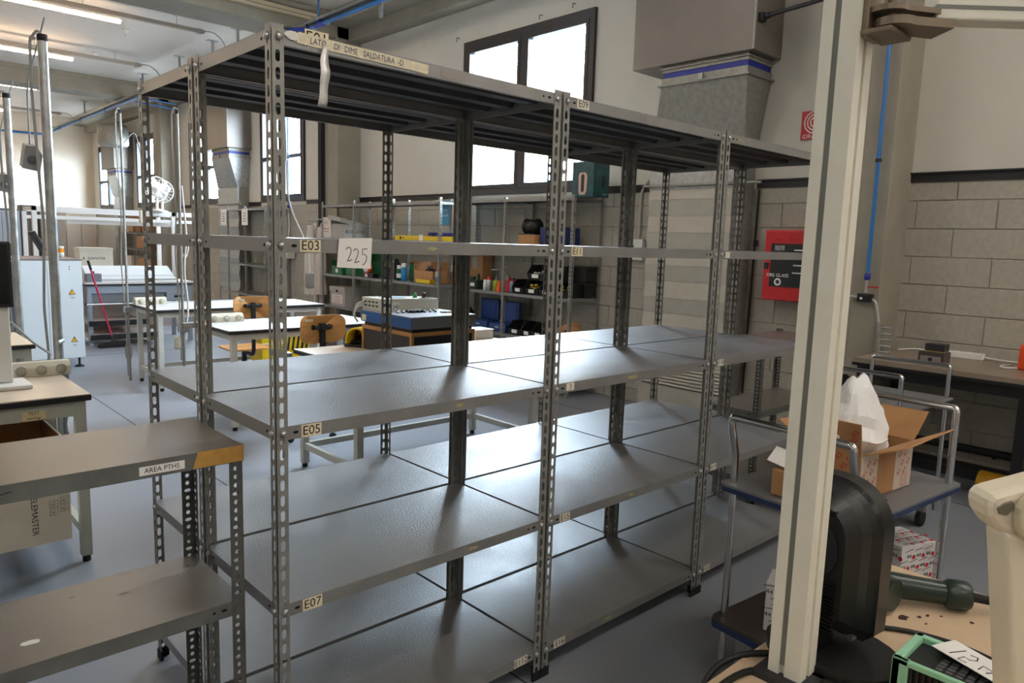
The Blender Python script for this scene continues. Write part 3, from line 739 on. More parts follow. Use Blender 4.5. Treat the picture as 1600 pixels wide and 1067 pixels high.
def arch_marks(t, a, b, h):
    m = MB(); m.add([(-a-0.009, 0.03*math.cos(2*PI*k/12), h*0.80+0.018*math.sin(2*PI*k/12)) for k in range(12)], [tuple(range(12))]).build('hand_hole', black_hole, t)
    m = MB(); m.box(-a-0.004, -a-0.0005, -b*0.7, b*0.7, h*0.15, h*0.62, 0)
    for k in range(4): m.box(-a-0.005, -a-0.004, -b*0.4, b*0.4, h*(0.22+0.1*k), h*(0.235+0.1*k), 1)
    m.build('printed_label', [mat('pale_label', (222,206,200), 0.8), ink], t)
    m = MB()
    for k in range(2): m.box(a*0.35+0.09*k, a*0.35+0.05+0.09*k, -b-0.0022, -b-0.0006, h*0.12, h*0.12+0.06)
    m.build('printed_symbol', mat('print_blue', (84,88,128), 0.8), t)
grey_card = mat('grey_cardboard', (168,164,156), 0.85, 0, 0.04, 9)
pale_card = mat('pale_cardboard', (214,204,194), 0.85, 0, 0.03, 9)
carton('grey archive box with hand hole on the lower shelf of the wall rack', 4.56, 4.96, 7.58, 7.98, 0.55, 0.26, grey_card, lid=0.06, marks=arch_marks, name='archive_box')
carton('pale printed carton next to the open grey box on the wall rack', 4.56, 4.80, 7.98, 8.24, 1.53, 0.28, pale_card, name='carton', marks=lambda t,a,b,h: MB().text('WC', 0.06, (-a-0.0012,0,h*0.72), (0,-1,0), (0,0,1)).box(-a-0.0014,-a-0.0002,-b*.6,b*.6,h*.42,h*.46).box(-a-0.0014,-a-0.0002,-b*.4,b*.4,h*.30,h*.33).build('printed_logo', mat('print_red', (150,80,72), 0.8), t))
t = carton('grey box with its lid lying askew on the wall rack', 4.56, 4.93, 7.62, 7.92, 1.53, 0.19, grey_card, name='archive_box', marks=lambda t,a,b,h: elemaster(t,a,b,h,0.06,0.45))
b = MB(); Mx = Matrix.Translation((0,0,0.235)) @ Matrix.Rotation(0.20,4,'Y') @ Matrix.Rotation(0.12,4,'X')
b.box(-0.23,0.25,-0.17,0.19,0.0,0.008,M=Mx).box(-0.23,0.25,-0.17,-0.165,-0.05,0,M=Mx).box(-0.23,0.25,0.185,0.19,-0.05,0,M=Mx).box(-0.23,-0.225,-0.17,0.19,-0.05,0,M=Mx).box(0.245,0.25,-0.17,0.19,-0.05,0,M=Mx)
b.build('lid', grey_card, t)
def teal_marks(t, a, b, h):
    m = MB(); jug = [(-0.05,0.04),(-0.035,0.02),(0.03,0.02),(0.05,0.05),(0.055,0.20),(0.035,0.23),(-0.04,0.23),(-0.055,0.20)]
    m.add([(-a-0.001,-u,v) for u,v in jug][::-1], [tuple(range(8))], 0); m.add([(-a-0.0015,-u*0.4,v*0.8+0.03) for u,v in jug][::-1], [tuple(range(8))], 1)
    m.add([(u*0.5+0.03,-b-0.001,v*0.6+0.07) for u,v in jug], [tuple(range(8))], 1)
    for k in range(3): m.box(-a*0.5,-a*0.45,-b-0.0012,-b-0.0003,0.12+0.05*k,0.125+0.05*k,0)
    m.box(a*0.2,a*0.8,-b-0.0012,-b-0.0003,0.025,0.033,0)
    m.build('printed_picture', [mat('print_silver', (196,170,160), 0.4, 0.3), mat('print_dark', (40,30,30), 0.5)], t)
carton('dark teal printed carton on top of the wall rack', 4.57, 4.80, 3.0, 3.275, 2.0, 0.335, mat('teal_print', (28,76,80), 0.4, 0, 0.4, 9), name='printed_carton', marks=teal_marks)

def bin_(label, x0, y0, y1, z0, h, d=0.22, m=black_plastic, content=None, lab=True, group='black storage bins'):
    t = thing('storage_bin', label, 'bin', (x0, (y0+y1)/2, z0), group=group); w_ = (y1-y0)/2; q = 0.004
    b = MB(); b.box(0.02, d, -w_+0.008, w_-0.008, 0, q)
    for s in (-1, 1):
        y_ = s*(w_-q/2); b.prism([(0.02,0),(d,0),(d,h),(0.07,h),(0.0,h*0.45)], 'y', y_-q/2, y_+q/2)
    b.box(d-q, d, -w_, w_, 0, h)
    b.add([(0.02,-w_,0),(0.02,w_,0),(0,w_,h*0.45),(0,-w_,h*0.45),(0.024,-w_,0),(0.024,w_,0),(0.004,w_,h*0.45),(0.004,-w_,h*0.45)], [(3,2,1,0),(4,5,6,7),(2,3,7,6)])
    b.build('body', m, t)
    if lab: MB().box(-0.004, 0.0, -w_*0.45, w_*0.35, h*0.16, h*0.40).build('bin_label', paper, t)
    if content:
        rng = random.Random(int(y0*100)); c = MB()
        for k in range(9):
            p = Vector((rng.uniform(0.04,d-0.04), rng.uniform(-w_+.03,w_-.03), h*rng.uniform(.4,.7))); r = rng.uniform(.012,.022)
            c.tube([p+Vector((0.02*math.cos(k),0.02*math.sin(k),0)), p+Vector((0,0,0.012)), p+Vector((-0.02*math.sin(k),0.02*math.cos(k),0.004))], r*0.5, 6)
        stuff(c.build('contents', content, t))
    return t
yel = mat('yellow_bits', (222,190,70), 0.5); pale = mat('pale_bits', (190,188,180), 0.5)
bin_('small black bin on the middle shelf beside the red can', 4.57, 3.92, 4.10, 1.0, 0.15)
bin_('black bin holding yellow parts, second on the middle shelf', 4.57, 3.70, 3.90, 1.0, 0.15, content=yel)
bin_('black bin behind the front post on the middle shelf', 4.57, 3.49, 3.69, 1.0, 0.15, content=pale)
bin_('black bin with yellow parts at the rack end', 4.57, 3.29, 3.48, 1.0, 0.15, content=yel)
bin_('upper black bin with white label, left of its pair', 4.60, 3.66, 3.90, 1.155, 0.16, content=pale)
bin_('upper black bin with grey parts, right of its pair', 4.60, 3.40, 3.64, 1.155, 0.16, content=pale)
for k, (z, l) in enumerate([(1.0, 'large black bin at the end of the middle shelf, lower one'), (1.165, 'large black bin stacked on another at the shelf end')]):
    t = thing('black_crate', l, 'crate', (4.86, 3.33, z)); b = MB(); b.box(-0.075,0.09,-0.095,0.14,0,0.15).box(-0.085,0.1,-0.105,0.15,0.14,0.16).build('body', black_plastic, t, bevel=0.005)
    MB().box(-0.03,0.04,-0.108,-0.105,0.1,0.12).build('handle', rubber, t)
for k, (a, b_) in enumerate([(3.94,4.14),(3.775,3.935),(3.61,3.77)]):
    bin_('wide black open bin on the lower rack shelf, %s of three' % ['left','middle','right'][k], 4.57, a, b_, 0.55, 0.15)
# small goods on the racks
def can(label, x, y, z, r, h, body, cap=None, cat='can', name='spray_can', band=None):
    t = thing(name, label, cat, (x, y, z)); sh_ = h*(0.78 if cap else 0.97)
    MB().lathe([(0.001,0),(r,0),(r,sh_*0.92),(r*0.8,sh_),(0.001,sh_)], n=16).build('body', body, t)
    if cap: MB().lathe([(r*0.82,sh_),(r*0.82,h*0.97),(r*0.6,h),(0.001,h)], n=16).build('cap', cap, t)
    if band: MB().lathe([(r*1.01,sh_*.25),(r*1.01,sh_*.6)], n=16).build('band', band, t)
    return t
M_ = lambda n, c, r=0.5, me=0.0: mat(n, c, r, me)
can('white and green spray can left of the blue one', 4.64, 6.345, 1.0, 0.035, 0.19, green_plastic, paper, band=paper)
can('blue spray can with white cap on the middle rack shelf', 4.64, 6.235, 1.0, 0.037, 0.22, M_('can_blue',(48,140,196),0.3), paper)
can('silver spray can with red cap beside the open carton', 4.58, 5.43, 1.0, 0.027, 0.20, M_('can_silver',(190,190,190),0.3,0.6), red_paint, band=blue_paint)
can('silver can with red cap before the steel parts', 4.58, 4.48, 1.0, 0.027, 0.16, M_('can_silver',(190,190,190),0.3,0.6), red_paint)
can('white bottle left of the red-capped can', 4.58, 4.545, 1.0, 0.025, 0.12, paper, paper, 'bottle', 'bottle')
can('olive green bottle on the middle rack shelf', 4.58, 4.375, 1.0, 0.03, 0.125, M_('olive',(150,164,40)), None, 'bottle', 'bottle')
can('pale bottle with blue tint beside the red jerrycan', 4.60, 4.13, 1.0, 0.022, 0.13, M_('bottle_blue',(120,150,170)), None, 'bottle', 'bottle')
t = thing('marker_cone', 'small orange cone between bottle and jerrycan', 'cone', (4.58,4.315,1.0)); MB().lathe([(0.001,0),(0.034,0),(0.030,0.012),(0.012,0.12),(0.001,0.12)],n=12).build('body', orange_mat, t); MB().box(-0.035,0.035,-0.035,0.035,0,0.008).build('base', orange_mat, t)
t = thing('jerrycan', 'small red jerrycan on the middle rack shelf', 'jerrycan', (4.66,4.21,1.0)); MB().prism([(-0.055,0),(0.055,0),(0.055,0.10),(0.02,0.135),(-0.055,0.115)],'y',-0.045,0.045).build('body', red_paint, t, bevel=0.01); MB().cyl((0.03,0,0.12),(0.05,0,0.15),0.016,n=10).build('cap', black_plastic, t); MB().tube(bend([(-0.05,0,0.112),(-0.03,0,0.15),(0.01,0,0.14)],0.01),0.008,6).build('handle', red_paint, t)
t = thing('steel_weight', 'flat-topped steel part standing on the middle rack shelf', 'metal part', (4.74,4.53,1.0)); MB().lathe([(0.001,0),(0.04,0),(0.04,0.03),(0.02,0.04),(0.02,0.22),(0.075,0.225),(0.075,0.235),(0.001,0.235)],n=16).build('body', galv, t); MB().lathe([(0.03,0.1),(0.03,0.12)],n=16).build('collar', zinc, t)
t = thing('steel_cup', 'dull steel cup behind the olive bottle', 'cup', (4.74,4.37,1.0)); MB().lathe([(0.001,0.005),(0.042,0.005),(0.045,0.18),(0.041,0.18),(0.039,0.012),(0.001,0.012)],n=16).build('body', galv_dull, t); MB().tube(bend([(-0.045,0,0.04),(-0.08,0,0.05),(-0.08,0,0.13),(-0.045,0,0.14)],0.02),0.006,6).build('handle', galv_dull, t)
t = thing('test_device', 'dark green machine part on the middle rack shelf', 'device', (4.66,4.81,1.0)); MB().box(-0.06,0.08,-0.09,0.09,0,0.10).cyl((0,-0.05,0.1),(0,-0.05,0.16),0.02).cyl((0,0.05,0.1),(0,0.05,0.14),0.03).build('body', M_('dark_green',(30,52,38)), t, bevel=0.006); MB().box(-0.063,-0.06,-0.05,0.06,0.03,0.07).build('label_plate', paper, t); MB().cyl((0,-0.05,0.16),(0,-0.05,0.175),0.012).build('knob', green_plastic, t)
t = carton('brown carton with grey plate behind the green machine part', 4.80, 4.96, 4.86, 5.10, 1.0, 0.40, kraft, marks=lambda t,a,b,h: MB().box(-a-0.004,-a,-b*.3,b*.5,h*.55,h*.9).build('plate', M_('plate_grey',(160,160,160)), t))
carton('tall carton with red and white band by the rack joint', 4.60, 4.80, 5.20, 5.33, 1.0, 0.24, kraft, marks=lambda t,a,b,h: MB().box(-a-0.002,a,-b-0.002,b+0.002,h*.72,h+.002,0).box(-a-0.003,-a-.001,-b*.2,b*.8,h*.70,h+.003,1).build('printed_band', [paper, red_paint], t))
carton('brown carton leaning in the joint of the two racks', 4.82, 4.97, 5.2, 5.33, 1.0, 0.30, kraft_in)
# open carton of tools
t = thing('open_carton', 'open brown carton with tools on the middle rack shelf', 'box', (4.74,5.76,1.0)); b = MB(); a, c, h = 0.13, 0.19, 0.15
b.box(-a,a,-c,c,0,0.005).box(-a,-a+.005,-c,c,0,h).box(a-.005,a,-c,c,0,h+.1).box(-a,a,-c,-c+.005,0,h).box(-a,a,c-.005,c,0,h+.1)
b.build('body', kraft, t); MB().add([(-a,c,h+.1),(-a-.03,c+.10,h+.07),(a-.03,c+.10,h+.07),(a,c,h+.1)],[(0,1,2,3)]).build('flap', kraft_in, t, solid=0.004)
b = MB(); b.cyl((-.05,-.1,.1),(.06,.1,.2),.012).cyl((.02,-.12,.13),(-.02,.05,.19),.015).box(-.08,.05,-.05,.02,.1,.17).build('tools', dark_metal, t)
t = thing('tray', 'flat yellow tray in front of the open carton', 'tray', (4.60,5.71,1.0)); MB().box(-.035,.035,-.14,.14,0,.006).box(-.035,-.031,-.14,.14,0,.05).box(.031,.035,-.14,.14,0,.05).box(-.035,.035,-.14,-.136,0,.05).box(-.035,.035,.136,.14,0,.05).build('body', yellow_plastic, t); MB().box(-.028,.028,-.12,.12,.01,.03).build('parts', dark_metal, t)
def green_bin(label, x0, x1, y0, y1, h, lab=True):
    t = thing('green_crate', label, 'crate', ((x0+x1)/2,(y0+y1)/2,1.0)); a, b = (x1-x0)/2,(y1-y0)/2
    MB().box(-a,a,-b,b,0,.005).box(-a,-a+.005,-b,b,0,h*.6).box(a-.005,a,-b,b,0,h).box(-a,a,-b,-b+.005,0,h).box(-a,a,b-.005,b,0,h).build('body', green_plastic, t)
    if lab: MB().box(-a-.003,-a,-.03,.03,h*.15,h*.4).build('label_plate', paper, t)
    MB().cyl((0,-b*.4,.006),(0,-b*.4,h*.5),.03).cyl((0,b*.4,.006),(0.02,b*.3,h*.45),.025).build('contents', galv_dull, t)
green_bin('small green bin with white label at the rack left end', 4.58, 4.80, 7.70, 7.98, 0.20)
green_bin('small green bin right of the labelled green one', 4.60, 4.80, 7.36, 7.62, 0.18, False)
green_bin('tall dark green crate at the back of the middle shelf', 4.84, 4.97, 6.98, 7.52, 0.34, False)
green_bin('dark green box behind the blue spray can', 4.74, 4.95, 6.02, 6.24, 0.24, False)
t = thing('desk_clock', 'orange rimmed white dial on a black base on the rack', 'gauge', (4.62,7.06,1.0)); MB().box(-.04,.05,-.17,.13,0,.06).build('base', black_plastic, t, bevel=.005)
MB().lathe([(.001,-.03),(.075,-.03),(.085,-.02),(.085,.02),(.001,.02)],(0.0,.02,.13),20,axis='x').build('rim', orange_mat, t); MB().lathe([(.001,-.033),(.062,-.033),(.062,-.029)],(0.0,.02,.13),20,axis='x').build('dial', paper, t); MB().box(-.036,-.034,.015,.024,.125,.18).box(-.036,-.034,-.03,.02,.127,.134).build('hand', ink, t); MB().box(-.043,-.04,-.04,.02,.01,.05).build('label_plate', paper, t)
t = thing('hand_tool', 'grey hand tool leaning beside the orange dial', 'tool', (4.70,6.80,1.0)); MB().cyl((0,0,0),(0.03,-.08,.22),.03,.022).build('body', M_('tool_grey',(90,88,92)), t); MB().cyl((.03,-.08,.2),(.03,-.02,.26),.02).build('head', dark_metal, t)
t = thing('power_tool', 'black power tool between the dial and the spray cans', 'tool', (4.74,6.64,1.0)); MB().prism([(-.1,0),(.12,0),(.14,.10),(.05,.20),(.02,.26),(-.03,.26),(-.1,.12)],'y',-.09,.09).build('body', black_plastic, t, bevel=.012); MB().box(-.11,-.09,-.05,.05,.02,.04).build('label_plate', red_paint, t)
# upper shelf
t = thing('spirit_level', 'yellow spirit level on the upper rack shelf', 'level', (4.60,5.78,1.53)); MB().box(-.012,.012,-.56,.56,0,.055).build('body', yellow_plastic, t, bevel=.003); MB().lathe([(.001,-.0135),(.018,-.0135),(.018,-.011)],(0,.44,.028),12,axis='x').lathe([(.001,-.0135),(.010,-.0135),(.010,-.011)],(0,.38,.028),12,axis='x').build('vial', ink, t); MB().box(-.015,-.012,-.02,.05,-.005,.07).build('note', paper, t)
t = thing('air_hose', 'coiled dark blue air hose on the upper rack shelf', 'hose', (4.66,5.47,1.53)); pts = [(.045*math.cos(k*.7), -.24+.0042*k, .05+.042*math.sin(k*.7)) for k in range(112)]
MB().tube(pts,.009,6).build('coil', M_('hose_blue',(24,36,110)), t); MB().cyl((0,-.30,.03),(0,-.23,.05),.012).cyl((0,.22,.05),(0,.29,.03),.012).build('connector', zinc, t)
carton('small brown carton under a black cable drum', 4.60, 4.82, 3.80, 4.05, 1.53, 0.10, kraft)
t = thing('cable_drum', 'black cable drum lying on the small carton', 'drum', (4.70,3.94,1.63)); MB().lathe([(.001,-.08),(.085,-.08),(.085,-.07),(.05,-.065),(.05,.065),(.085,.07),(.085,.08),(.001,.08)],(0,0,.085),20,axis='y').build('drum', black_plastic, t); MB().lathe([(.055,-.06),(.075,-.05),(.078,0),(.075,.05),(.055,.06)],(0,0,.085),16,axis='y').build('winding', cable_black, t); MB().box(-.10,.02,-.11,.11,0,.012).build('tray', black_plastic, t)
t = thing('tool_case', 'dark blue case standing on the upper rack shelf', 'case', (4.75,3.60,1.53)); MB().box(-.10,.12,-.19,.18,0,.18).build('body', M_('case_navy',(26,44,92)), t, bevel=.012); MB().tube(bend([(-.0,-.06,.18),(0,-.06,.21),(0,.06,.21),(0,.06,.18)],.015),.007,6).build('handle', black_plastic, t); MB().box(-.103,-.10,-.12,-.08,.12,.15).build('latch', zinc, t)
# lower shelf
def blue_case(label, loc, rz, open_=True):
    t = thing('blue_case', label, 'case', loc, rz); m = M_('case_blue',(34,66,128),0.4)
    MB().box(-.10,.10,-.15,.15,0,.09).build('base', m, t, bevel=.008)
    MB().box(.085,.12,-.15,.15,.09,.33).build('lid', m, t, bevel=.008)
    MB().box(.080,.085,-.11,.11,.12,.30).build('lid_panel', M_('case_blue2',(48,76,150),0.5), t)
    MB().box(-.105,-.10,-.03,.03,.04,.06).build('latch', zinc, t)
blue_case('open blue tool case with upright lid on the lower shelf, left one', (4.76,4.76,0.55), 0.05)
blue_case('open blue tool case with upright lid on the lower shelf, right one', (4.72,4.37,0.55), -0.05)
t = thing('black_bag', 'black bag on the lower rack shelf left of the blue cases', 'bag', (4.70,5.03,0.55)); MB().lathe([(.001,0),(.10,0),(.115,.06),(.105,.16),(.06,.22),(.001,.23)],n=12).build('body', rubber, t); MB().tube(bend([(0,-.06,.2),(0,-.05,.27),(0,.05,.27),(0,.06,.2)],.03),.008,6).build('handle', rubber, t)
def roll(label, loc, r0, r1, w_, axis, m):
    t = thing('tape_roll', label, 'tape roll', loc)
    MB().lathe([(r0,-w_/2),(r1,-w_/2),(r1,w_/2),(r0,w_/2),(r0,-w_/2)],(0,0,r1),20,axis=axis).build('roll', m, t)
    MB().lathe([(r0*.86,-w_/2*.98),(r0,-w_/2*.98),(r0,w_/2*.98),(r0*.86,w_/2*.98),(r0*.86,-w_/2*.98)],(0,0,r1),20,axis=axis).build('core', kraft, t)
tan = M_('tape_tan',(176,124,84),0.5)
roll('brown tape roll standing at the front of the lower shelf', (4.60,3.37,0.55), .035, .06, .05, 'x', tan)
roll('brown tape roll standing behind another on the lower shelf', (4.68,3.35,0.55), .04, .09, .05, 'x', tan)
t = thing('paper_bag', 'brown paper bag on a black tray on the lower shelf', 'bag', (4.72,3.30,0.60)); MB().lathe([(.001,0),(.06,0),(.07,.05),(.066,.10),(.05,.12),(.056,.15)],n=10).build('bag', kraft, t); MB().tube([(.05*math.cos(k*.8),.05*math.sin(k*.8),.125) for k in range(8)],.005,6,closed=True).build('fold', kraft_in, t)
t = thing('black_tray', 'low black tray at the right end of the lower shelf', 'tray', (4.74,3.31,0.55)); MB().box(-.10,.18,-.09,.09,0,.006).box(-.10,-.095,-.09,.09,0,.05).box(.175,.18,-.09,.09,0,.05).box(-.1,.18,-.09,-.085,0,.05).box(-.1,.18,.085,.09,0,.05).build('body', black_plastic, t); MB().box(-.103,-.1,-.03,.03,.015,.035).build('label_plate', paper, t)
t = thing('pallet_box', 'dark flat crate under the rack by the wall', 'crate', (4.75,4.0,0.155)); MB().box(-.16,.2,-.5,.5,0,.2).build('body', black_plastic, t, bevel=.006); MB().box(-.165,-.16,-.3,.3,.08,.12).build('handle', rubber, t)
# blue printed bag hanging between racks
t = thing('blue_poster', 'blue printed sheet hanging at the rack joint', 'sheet', (4.535,5.245,1.72)); b = MB(); b.add([(0,-.075,0),(0,.085,.0),(0,.08,.27),(0,-.07,.28)],[(3,2,1,0)]); b.build('sheet', M_('sheet_blue',(70,160,206),0.4), t, solid=.003); MB().text('FREE', .045, (-.003,0,.17),(0,-1,0),(0,0,1)).text('CASIER', .035, (-.003,0,.11),(0,-1,0),(0,0,1)).build('printing', paper, t)
# goods of the left rack stand nearer than the right rack's: its shelves are shallower and stand off the column
for o in list(COL.objects):
    if o.parent is None and 'category' in o and o['category'] not in ('shelving rack','tag') and o.location.x > 4.5 and 5.35 < o.location.y < 8.3 and 0.5 < o.location.z < 1.6:
        x2 = o.location.x-0.28; k_ = (x2+0.7991)/(o.location.x+0.7991)
        o.location.y = -1.6808+(o.location.y+1.6808)*k_; o.location.x = x2
        o.location.z = {1.0: 1.03, 0.55: 0.60}.get(round(o.location.z, 2), o.location.z)
# rolls and hanging coats beside the rack
t = thing('coat_stand', 'grey coat stand left of the carton rack', 'coat stand', (4.36,8.0,0.0)); MB().cyl((0.0,0,0),(0,0,1.80),.014,n=10).build('pole', galv_dull, t); MB().cyl((-.03,-.2,1.78),(-.03,.22,1.78),.008,n=8).build('rail', galv_dull, t); MB().lathe([(.001,0),(.15,0),(.14,.02),(.02,.03)],n=16).build('base', dark_metal, t)
def folds(label, name, loc, w_, h, m, cat, seed):
    rng = random.Random(seed); t = thing(name, label, cat, loc); n = 26; V = []; rows_ = 12
    for r in range(rows_+1):
        s = r/rows_
        for k in range(n):
            a = 2*PI*k/n; rr = (0.55+0.45*min(1,s*2.2))*(1+0.16*math.sin(a*6+seed+s*1.5)*(0.3+s))
            V.append((0.5*w_*0.6*rr*math.cos(a), 0.5*w_*rr*math.sin(a), h*(1-s)))
    F = [(r*n+k, r*n+(k+1)%n, (r+1)*n+(k+1)%n, (r+1)*n+k)[::-1] for r in range(rows_) for k in range(n)]
    MB().add(V, F+[tuple(range(n))], 0, True).build('cloth', m, t)
    MB().tube(bend([(0,0,h),(0,0,h+.05),(0.03,0,h+.08),(0.05,0,h+.05)],.02),.005,6).build('hook', zinc, t)
cloth = mat('pale_cloth', (196,184,172), 0.9, 0, 0.06, 12)
folds('pale dust cloth hanging left of the carton rack', 'dust_cloth', (4.33,7.86,0.72), 0.22, 0.95, cloth, 'cloth', 3)
folds('grey-white coat hanging beside the dust cloth', 'work_coat', (4.33,8.15,0.70), 0.24, 1.0, mat('coat_white', (206,198,190), 0.9), 'coat', 5)
t = thing('roll_bundle', 'bundle of white rolls standing beside the hanging cloth', 'rolls', (4.50,8.26,0.0))
for k in range(4): MB().cyl((0.0+.05*(k%2), -.1+.075*k, 0),(.02,-.1+.075*k,1.72-.05*(k%3)),.035,n=12).lathe([(.02,1.735-.05*(k%3)),(.035,1.72-.05*(k%3))],(.02,-.1+.075*k,0),12).build('roll', paper if k%2 else cloth, t)
# ------------------------------------------------------------------ work tables in the middle of the hall
def table(label, x0, x1, y0, y1, z=0.8, top=table_white, edge=table_edge, frame=table_frame, low=True, lowz=0.15, inset=0.03, name='work_table', apron=0.05, tt=0.03):
    t = thing(name, label, 'table', ((x0+x1)/2, (y0+y1)/2, 0)); a, b = (x1-x0)/2, (y1-y0)/2
    MB().box(-a+.004, a-.004, -b+.004, b-.004, z-0.004, z).build('table_top', top, t)
    MB().box(-a, a, -b, b, z-tt, z-0.004).build('top_edge', edge, t, bevel=0.004)
    s = 0.045; la, lb = a-inset, b-inset
    for sx in (-1, 1):
        for sy in (-1, 1):
            xx, yy_ = sx*(la-s/2), sy*(lb-s/2)
            l = MB().box(xx-s/2, xx+s/2, yy_-s/2, yy_+s/2, 0.03, z-tt).build('leg', frame, t, bevel=0.003)
            MB().cyl((xx,yy_,0),(xx,yy_,0.03),0.018,n=10).build('foot', rubber, l)
    zz = z-tt
    MB().box(-la+s, la-s, -lb+.005, -lb+.03, zz-apron, zz).box(-la+s, la-s, lb-.03, lb-.005, zz-apron, zz).box(-la+.005, -la+.03, -lb+s, lb-s, zz-apron, zz).box(la-.03, la-.005, -lb+s, lb-s, zz-apron, zz).build('apron', frame, t)
    if low:
        for sx in (-1, 1): MB().box(sx*(la-s/2)-.015, sx*(la-s/2)+.015, -lb+s, lb-s, lowz-.02, lowz+.02).build('side_rail', frame, t)
        MB().box(-la+s, la-s, lb-s/2-.015, lb-s/2+.015, lowz-.02, lowz+.02).build('long_rail', frame, t)
    return t
table('pale work table with black edge behind the shelving, carrying the blue machine', 1.40, 2.97, 2.0, 2.79, top=table_cream)
table('white-topped work table with black edge in the middle, under the second chair', 1.40, 2.80, 3.85, 4.60)
table('white-topped work table with black edge, third back from the shelving', 1.43, 3.20, 5.68, 6.42)
# machine on a wooden cabinet
ply = wood_ply
t = thing('machine_cabinet', 'low wooden cabinet with dark panels on the pale table', 'cabinet', (2.06, 2.31, 0.8))
a, b_, h = 0.255, 0.29, 0.165
MB().box(-a+.004, a-.004, -b_+.004, b_-.004, 0, h-.022).build('body', M_('panel_dark',(52,46,46),0.5), t)
b = MB().box(-a,a,-b_,b_,h-.025,h); b.build('top_board', ply, t)
for x, y in ((-a,-b_),(a-.02,-b_),(-a,b_-.02)): MB().box(x,x+.02,y,y+.02,0,h-.025).build('corner_strip', ply, t)
MB().box(-a+.03,a-.03,-b_-.001,-b_+.004,.02,h-.035).build('front_panel', M_('panel_navy',(26,28,38),0.35), t)
t = thing('solder_machine', 'flat blue and grey machine on the wooden cabinet', 'machine', (2.06, 2.31, 0.965))
MB().box(-a+.015,a-.015,-b_+.015,b_-.015,0,.022).build('base', black_plastic, t)
MB().box(-a-.005,a,-b_-.01,b_,.022,.095,0).build('body', M_('machine_grey',(120,122,124),0.45), t, bevel=.004)
MB().box(-a-.009,-a-.005,-b_-.008,b_-.002,.026,.092).build('front_plate', blue_paint, t)
MB().box(-a-.004,a-.002,-b_-.008,b_-.002,.095,.099).build('top_plate', M_('top_plate',(178,182,190),0.35,0.3), t)
MB().box(-a-.012,-a-.009,b_-.07,b_-.02,.03,.07).build('maker_plate', cream_label, t)
b = MB()
for k in range(8): b.cyl((-.2+.04*k,-.05-.006*k,.104),(-.16+.04*k,-.02+.01*(k%3),.112),.006,n=6)
b.box(-.10,.0,-.06,.0,.099,.115).box(.10,.2,-.15,-.11,.099,.106); b.build('fixture', dark_metal, t)
MB().box(.12,.24,-.16,-.13,.099,.106).build('wood_strip', ply, t)
t = thing('control_box', 'white metal control box with vent slots on the flat machine', 'control box', (2.06, 2.505, 1.064))
m = M_('control_white',(204,202,188),0.45)
MB().prism([(-.24,0),(.22,0),(.22,.075),(-.24,.085)],'y',-.125,.115).build('housing', m, t, bevel=.004)
for r in range(2):
    for k in range(4): MB().box(-.2425,-.240,-.08+.045*k,-.055+.045*k,.028+.026*r,.036+.026*r).build('vent_slot', black_hole, t)
MB().box(-.15,.0,-.06,.06,.084,.0855).build('print', M_('print_paleblue',(150,176,206)), t)
MB().box(-.165,-.10,-.1275,-.1255,.005,.06).build('tag', paper, t)
MB().text('143', .035, (-.13,-.1285,.03),(1,0,0),(0,0,1)).build('tag_number', ink, t)
MB().lathe([(.016,.079),(.016,.09),(.010,.095),(.010,.11),(.001,.112)],(.09,-.03,0),12).build('button', M_('button_green',(20,140,70),0.35), t)
MB().lathe([(.014,.079),(.014,.10),(.016,.102),(.016,.112),(.001,.115)],(.15,-.05,0),12).build('button', M_('button_dark',(70,30,30),0.35), t)
MB().box(.10,.20,-.10,-.07,.079,.082).build('cover_plate', dark_metal, t)
b = MB()
for k in range(3): b.tube(bend([(-.24,.09,.03+.012*k),(-.29,.10,.02+.012*k),(-.31,.11,-.04),(-.27,.12,-.085)],.04),.007,6)
b.build('cable', cable_white, t)
t = thing('foot_pedal', 'yellow hooded foot pedal standing on the pale table', 'pedal', (1.86, 2.70, 0.8), -0.95)
hood = arc(0,.06,.075,0,PI,10); outer = [(.075,.02)]+hood+[(-.075,.02)]; inner = [(u*.86,(v-.02)*.9+.02) for u,v in outer]
b = MB(); n = len(outer); V = []
for (u,v),(p,q) in zip(outer,inner): V += [(u,-.09,v),(p,-.09,q),(u,.10,v*.95),(p,.09,q*.95)]
F = []
for k in range(n-1):
    i, j = 4*k, 4*(k+1); F += [(i,j,j+1,i+1),(i+2,j+2,j,i)[::1],(i+1,j+1,j+3,i+3),(i+3,j+3,j+2,i+2)]
b.add(V, F, 0, True)
b.add([(u,.10,v*.95) for u,v in outer]+[(-.075,.1,.0),(.075,.1,0)], [tuple(range(n+2))])
b.build('hood', yellow_plastic, t)
MB().box(-.08,.08,-.10,.11,0,.02).build('base', black_plastic, t, bevel=.004)
MB().add([(-.05,-.06,.03),(.05,-.06,.03),(.05,.08,.06),(-.05,.08,.06)],[(0,1,2,3)]).build('treadle', rubber, t, solid=.01)
t = thing('plastic_tub', 'small white plastic tub on the pale table beside the cabinet', 'tub', (2.86, 2.62, 0.8))
MB().box(-.09,.08,-.08,.08,0,.005).box(-.09,-.085,-.08,.08,0,.07).box(.075,.08,-.08,.08,0,.07).box(-.09,.08,-.08,-.075,0,.07).box(-.09,.08,.075,.08,0,.07).build('body', white_plastic, t, bevel=.003)
MB().box(-.095,.085,-.085,.085,.065,.072).build('rim', white_plastic, t)
